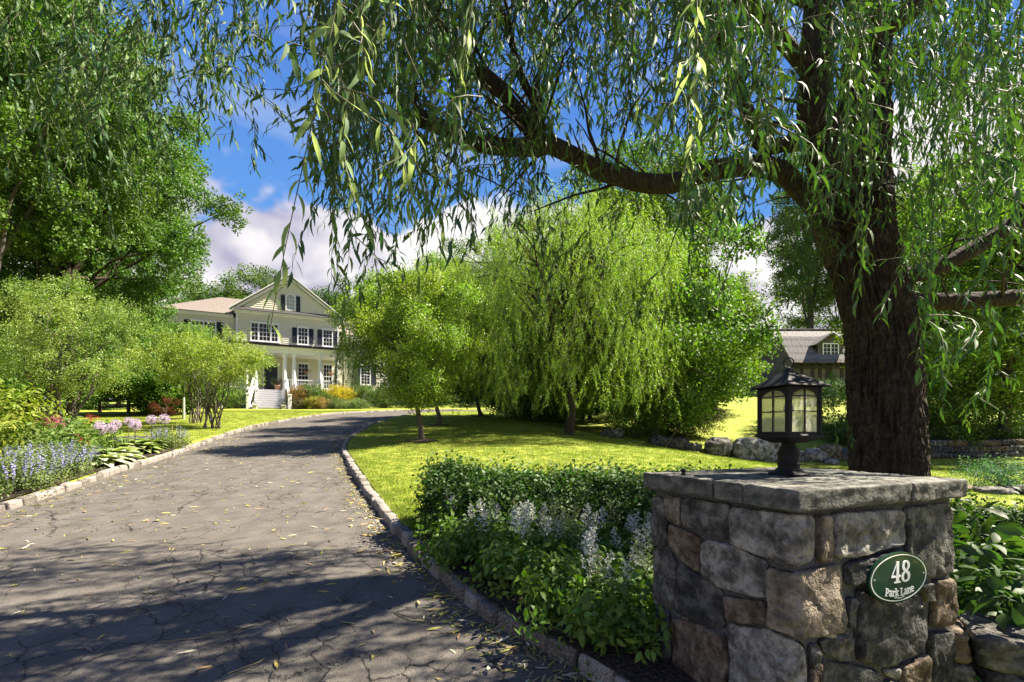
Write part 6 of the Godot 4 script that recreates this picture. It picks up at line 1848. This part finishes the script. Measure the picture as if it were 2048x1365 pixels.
func small_things() -> void:
	# boulders and the dry wall at the lawn's far side
	var rocks := [[7.75, 15.0, 0.74, 0.42, 0.5, "stone_pale", "big pale rounded boulder at the far lawn edge behind the lantern", 0.0], [6.62, 15.1, 0.46, 0.33, 0.4, "stone_grey", "squarish grey boulder left of the big pale one", 0.3], [5.9, 15.2, 0.22, 0.15, 0.2, "stone_grey", "small grey stone left of the squarish boulder", 0.1], [5.35, 15.2, 0.40, 0.24, 0.3, "stone_dark", "dark flat boulder at the foot of the bank", 0.2], [4.75, 15.3, 0.30, 0.20, 0.3, "stone_dark", "dark stone at the left end of the boulder row", 0.0], [3.4, 15.9, 0.45, 0.18, 0.35, "stone_grey", "low grey rock under the weeping willow", 0.4],
		[8.75, 15.1, 0.22, 0.22, 0.25, "stone_grey", "grey stone just right of the big pale boulder", 0.0], [9.25, 15.2, 0.34, 0.22, 0.3, "stone_grey", "flat grey stone in the dry wall behind the lantern post", 0.1], [9.8, 15.2, 0.38, 0.27, 0.3, "stone_pale", "pale upright stone of the dry wall right of the lantern", 0.2], [10.3, 15.3, 0.40, 0.34, 0.3, "stone_brown", "brown round-topped stone of the dry wall by the willow trunk", 0.0], [10.05, 14.8, 0.24, 0.12, 0.2, "stone_pale", "small pale stone lying before the dry wall", 0.3], [10.9, 15.3, 0.33, 0.26, 0.3, "stone_grey", "grey stone of the dry wall half behind the willow trunk", 0.0], [11.5, 15.3, 0.36, 0.28, 0.3, "stone_brown", "stone at the right end of the dry wall", 0.0],
		[1.9, 25.5, 2.3, 0.75, 1.6, "stone_pale", "pale sloping rock outcrop at the bend behind the lawn trees", 0.1], [8.75, 9.3, 0.42, 0.10, 0.25, "stone_brown", "flat brown edging stone on the right lawn", 0.2], [9.35, 9.1, 0.35, 0.09, 0.25, "stone_grey", "flat grey edging stone on the right lawn", 0.0], [9.95, 9.0, 0.42, 0.11, 0.3, "stone_dark", "dark edging stone at the right picture edge", 0.1], [-9.2, 11.4, 0.5, 0.16, 0.4, "stone_dark", "low dark rock behind the alliums", 0.1]]
	for i in rocks.size():
		var r_: Array = rocks[i]
		var mb := MB.new()
		mb.blob(Vector3(0, r_[3] * 0.55, 0), Vector3(r_[2], r_[3], r_[4]), noise(600 + i, 1.6, 4), 0.34, 1.0 / r_[2] * 0.5, 14, 22, -9.0, 0.68)
		var o := obj("boulder", mb, M["rock" + r_[5].substr(5)], null, P(r_[0], r_[1], turf(r_[0], r_[1]) - 0.03))
		o.rotation.y = r_[7] * 3.0
		tag(o, r_[6], "rock", "stones round the lawn")
	# stone retaining wall on the right
	var w := thing("retaining_wall", P(13.0, 15.4, turf(13.0, 15.4)), "low dark dry-stone retaining wall along the right bank", "stone wall")
	for row in 3:
		var x := 11.9
		while x < 24.0:
			var l := rnd(0.35, 0.8)
			var mb := MB.new()
			var c := P(x + l * 0.5, 15.5 + row * 0.06 + (x - 12.0) * 0.05, turf(x, 15.4) + 0.10 + row * 0.20)
			mb.rbox(c, Vector3(l - 0.02, 0.20, 0.4), Basis.IDENTITY, 0.05, noise(700 + row * 40 + int(x), 2.0, 3), 0.05, 1.5, 5)
			obj("stone", mb, M[["stone_dark", "stone_brown", "stone_grey"][rng.randi() % 3]], w, -w.position)
			x += l
	var xf := []; var cols := []
	for k in 3200:
		var x := rnd(11.8, 25.0)
		var d := rnd(15.9, 19.5) + (x - 12.0) * 0.05
		xf.append(Transform3D(basis_to((Vector3.UP + rdir() * 0.5).normalized(), rnd(0, TAU), rnd(0.7, 1.2)), P(x, d, turf(x, d) + rnd(0.02, 0.16) + 0.35 * (1.0 - smoothstep(15.9, 17.5, d)))))
		cols.append(jit(Color(0.075, 0.125, 0.030), 0.25, 0.1))
	tag(multi("ground_cover", SP.fine, M.leaf_gloss, xf, cols), "dark glossy ground cover on the right bank above the stone wall", "plants")
	bush("blue_perennial", "low blue-green perennial at the right lawn edge", "plant", "", 9.9, 9.5, Vector3(0.7, 0.42, 0.5), Color(0.09, 0.18, 0.13), "cat", 160, 1.2)
	# leaning stick, split-rail fence, sapling, stakes, red maple
	var mb := MB.new()
	mb.tube([Vector3(0, -0.05, 0), Vector3(0.25, 0.35, 0), Vector3(0.62, 0.80, 0)], [0.022, 0.018, 0.012], 6)
	tag(obj("leaning_stick", mb, M.twig, null, P(4.75, 14.7, turf(4.75, 14.7))), "thin bare stick leaning at the lawn's far edge", "stick")
	var fence := thing("rail_fence", P(-21.5, 24.5, turf(-21.5, 24.5)), "dark split-rail fence in the shade under the maple", "fence")
	for k in 5:
		mb = MB.new()
		mb.cbox(Vector3(k * 1.5, 0.50, 0), Vector3(0.14, 1.2, 0.12), 0.02)
		obj("post", mb, M.rail, fence)
		if k < 4:
			for y in [0.28, 0.62, 0.95]:
				mb = MB.new()
				mb.tube([Vector3(k * 1.5, y + rnd(-0.03, 0.03), 0.0), Vector3(k * 1.5 + 0.75, y + rnd(-0.03, 0.03), 0.02), Vector3(k * 1.5 + 1.5, y + rnd(-0.03, 0.03), 0)], [0.045, 0.055, 0.045], 6)
				obj("rail", mb, M.rail, fence)
	var sap := thing("sapling_guard", P(-14.4, 20.6, turf(-14.4, 20.6)), "young sapling in a pale upright trunk guard on the left lawn", "sapling")
	mb = MB.new(); mb.lathe([[0.0, -0.05], [0.055, -0.05], [0.05, 0.95], [0.0, 0.95]], 10)
	obj("guard", mb, mat(Color(0.30, 0.33, 0.26), 0.7), sap)
	mb = MB.new(); limb(mb, Vector3(0, 0.9, 0), Vector3(0.1, 2.4, 0), 0.02, 0.006, 5, 0.03, 5)
	obj("stem", mb, M.bark_grey, sap)
	clump(sap, Vector3(0.1, 2.1, 0), Vector3(0.7, 0.6, 0.6), Color(0.13, 0.07, 0.035), "fine", 50, 1.0, "crown")
	var jm := tree("red_maple_shrub", "small dark red Japanese maple in a mulch ring on the left lawn", "shrub", "", -15.2, 20.6, {"cy": 0.55, "r": Vector3(0.5, 0.22, 0.45), "tr": 0.03, "clumps": 11, "per": 6, "cr": 0.15, "tone": Color(0.17, 0.035, 0.025), "sprig": "tiny", "limbs": 10, "under": 1.0})
	bed([[-15.9, 20.3], [-14.7, 20.2], [-14.5, 20.9], [-15.7, 21.1]], "mulch_bed")
	for k in 2:
		var st := thing("garden_stake", P(-8.62 + k * 0.14, 11.9 + k * 0.1, turf(-8.6, 11.9)), ["thin pale garden stake behind the hostas, left one", "thin pale garden stake behind the hostas, right one"][k], "stake", "stakes behind the hostas")
		mb = MB.new(); mb.tube([Vector3(0, -0.05, 0), Vector3(0.01, 0.42, 0)], [0.009, 0.008], 6)
		obj("cane", mb, mat(Color(0.30, 0.24, 0.13), 0.7), st)
	# fallen willow leaves and twigs on the drive
	var lf := []
	for k in 3:
		var m := MB.new()
		m.leaf(Vector3(0, 0, -0.5), Vector3.BACK, Vector3.UP, 1.0, [0.15, 0.19, 0.12][k], 4, [0.5, 0.3, 0.8][k], [0.10, -0.12, 0.2][k])
		lf.append(m.mesh())
	var tones := [Color(0.42, 0.34, 0.08), Color(0.36, 0.26, 0.12), Color(0.45, 0.42, 0.30), Color(0.26, 0.26, 0.06), Color(0.24, 0.15, 0.08)]
	var mats := []
	for c in tones:
		var m := leafmat(0.3, 0.7, 0.6); m.vertex_color_use_as_albedo = false
		m.albedo_color = Color(c.r, c.g, c.b).linear_to_srgb()
		mats.append(m)
	var spots := []
	while spots.size() < 2600:
		var d := 2.1 + pow(rng.randf(), 1.6) * 17.0
		var xl := along(LEFT, d) + 0.15; var xr := along(RIGHT, d) - 0.10
		var x := rnd(xl, xr)
		if rng.randf() < 0.42: x = xr - absf(rng.randfn(0.0, 0.16)) + 0.02
		elif rng.randf() < 0.25: x = xl + absf(rng.randfn(0.0, 0.35))
		if absf(x) > d * 1.15: continue
		spots.append(Vector2(x, d))
	spots.sort_custom(func(a, b): return a.y < b.y)
	var lx := [[], [], []]; var lc := [[], [], []]
	for i in spots.size():
		var p: Vector2 = spots[i]
		var ln := rnd(0.05, 0.115)
		var bs := Basis(Vector3.UP, rnd(0, TAU)) * Basis(Vector3.BACK, rnd(-0.5, 0.5)) * Basis.from_scale(Vector3(ln, ln, ln))
		var at := P(p.x, p.y, ground(p.x, p.y) + 0.012 * sin(p.x * 2.1 + p.y * 0.6) * sin(p.y * 1.1) + 0.007)
		if i < 300:
			var o := obj("fallen_leaf", lf[i % 3], mats[rng.randi() % 5])
			o.transform = Transform3D(bs, at)
			tag(o, "narrow dry willow leaf fallen on the near asphalt", "leaf", "fallen willow leaves on the near drive")
		else:
			lx[i % 3].append(Transform3D(bs, at)); lc[i % 3].append(jit(tones[rng.randi() % 5], 0.2, 0.05))
	for k in 3:
		tag(multi("leaf_litter", lf[k], M.dry, lx[k], lc[k]), ["scattered yellow willow leaves farther along the drive", "curled willow leaves strewn along the drive and kerb", "thin twisted willow leaves lying over the drive"][k], "leaves")
	var tws := [[-1.75, 2.75, 0.5, 0.5], [-0.55, 2.95, 0.42, -0.3], [-1.35, 2.5, 0.35, 1.2], [-1.2, 3.3, 0.3, 2.0], [-2.4, 3.1, 0.32, 0.9]]
	for i in tws.size():
		var q: Array = tws[i]
		mb = MB.new()
		mb.tube([Vector3(-q[2] * 0.5, 0, 0), Vector3(-q[2] * 0.1, 0.004, 0.05), Vector3(q[2] * 0.25, 0.002, 0.03), Vector3(q[2] * 0.5, 0.0, -0.04)], [0.004, 0.0035, 0.003, 0.0015], 5)
		var o := obj("fallen_twig", mb, M.twig, null, P(q[0], q[1], ground(q[0], q[1]) + 0.012))
		o.rotation.y = q[3]
		tag(o, ["long bent twig lying left of centre on the near drive", "bent twig on the near drive close to the right kerb", "short twig lowest on the near drive", "small twig on the drive in the dappled shade", "thin twig farthest left on the near drive"][i], "twig", "fallen twigs on the drive")

func grass() -> void:
	var mb := MB.new()
	mb.tinted = true
	for k in 14:
		var p := Vector3(rnd(-0.07, 0.07), -0.005, rnd(-0.07, 0.07))
		var g := rnd(0.8, 1.2)
		mb.col = Color(g * rnd(0.9, 1.1), g, g)
		mb.leaf(p, (Vector3.UP + rdir() * 0.55).normalized(), rdir(), rnd(0.03, 0.055), 0.005, 2, 0.1, 0.3)
	var m := mb.mesh()
	var xf := []; var cols := []
	for k in 90000:
		var d := 4.6 + pow(rng.randf(), 1.5) * 26.0
		var x: float
		if rng.randf() < 0.74: x = along(RIGHT, d) + 0.1 + rng.randf() * (d * 1.1 - along(RIGHT, d))
		else:
			if d < 10.5: continue
			x = along(LEFT, d) - 0.1 - rng.randf() * 9.0
		if absf(x) > d * 1.15: continue
		if x > 0.0 and d > 15.6 and rng.randf() < 0.6: continue
		if d < 5.05 and x < 3.0 and x > -0.75: continue
		xf.append(Transform3D(Basis(Vector3.UP, rnd(0, TAU)).scaled(Vector3.ONE * rnd(0.7, 1.3)), P(x, d, turf(x, d))))
		cols.append(jit(Color(0.195, 0.235, 0.026), 0.2, 0.12))
	tag(multi("grass", m, M.leaf_soft, xf, cols), "short mown grass blades of the lawn", "grass")

func _ready() -> void:
	rng.seed = 20240611
	# camera: level, its lens shifted up, as the photograph's upright lines show
	var cam := Camera3D.new()
	cam.name = "camera"
	cam.projection = Camera3D.PROJECTION_FRUSTUM
	cam.near = 0.05; cam.far = 1500.0
	cam.size = 0.05 * 1365.0 / 940.0
	cam.frustum_offset = Vector2(0.0, 0.05 * 187.5 / 940.0)
	cam.position = Vector3(0, EYE, 0)
	cam.current = true
	add_child(cam)
	var env := Environment.new()
	env.background_mode = Environment.BG_SKY
	var sm := PanoramaSkyMaterial.new()
	sm.panorama = ImageTexture.create_from_image(sky_image())
	var sky := Sky.new()
	sky.sky_material = sm
	env.sky = sky
	env.tonemap_mode = Environment.TONE_MAPPER_LINEAR
	env.tonemap_exposure = 4.4
	env.sdfgi_enabled = true; env.ssao_enabled = true; env.ssil_enabled = true
	var we := WorldEnvironment.new()
	we.name = "environment"
	we.environment = env
	add_child(we)
	var sun := DirectionalLight3D.new()
	sun.name = "sun"
	sun.light_energy = 1.6
	sun.light_color = Color(1.0, 0.955, 0.88)
	sun.light_angular_distance = 0.53
	sun.shadow_enabled = true
	add_child(sun)
	sun.look_at_from_position(SUN * 50.0, Vector3.ZERO, Vector3.UP)
	print("sky ", Time.get_ticks_msec())
	materials()
	M.seeded = StandardMaterial3D.new()
	M.seeded.albedo_color = lin(0.42, 0.48, 0.16, 0.34)
	M.seeded.transparency = BaseMaterial3D.TRANSPARENCY_ALPHA
	M.seeded.roughness = 0.5
	M.seeded.backlight_enabled = true
	M.seeded.backlight = lin(0.9, 0.9, 0.8)
	for p in [["plume_white", Color(0.66, 0.65, 0.62)], ["plume_green", Color(0.34, 0.38, 0.16)], ["lavender", Color(0.36, 0.33, 0.62)], ["allium", Color(0.62, 0.46, 0.60)], ["allium_green", Color(0.45, 0.50, 0.25)]]:
		var m := leafmat(0.5, 0.7, 0.9)
		m.albedo_color = Color(p[1].r, p[1].g, p[1].b).linear_to_srgb()
		M[p[0]] = m
	print("materials ", Time.get_ticks_msec())
	land()
	kerb(RIGHT, 1.0, "right_kerb", "granite block kerb along the right of the drive", 1.2, 32.0)
	kerb(LEFT, -1.0, "left_kerb", "granite block kerb along the left of the drive", 3.0, 35.0)
	make_sprigs()
	house()
	barn()
	print("buildings ", Time.get_ticks_msec())

	pillar()
	lantern()
	plaque()
	big_willow()
	print("willow ", Time.get_ticks_msec())
	trees()
	print("trees ", Time.get_ticks_msec())
	house_planting()
	flowers()
	small_things()
	grass()
	print("done ", Time.get_ticks_msec())
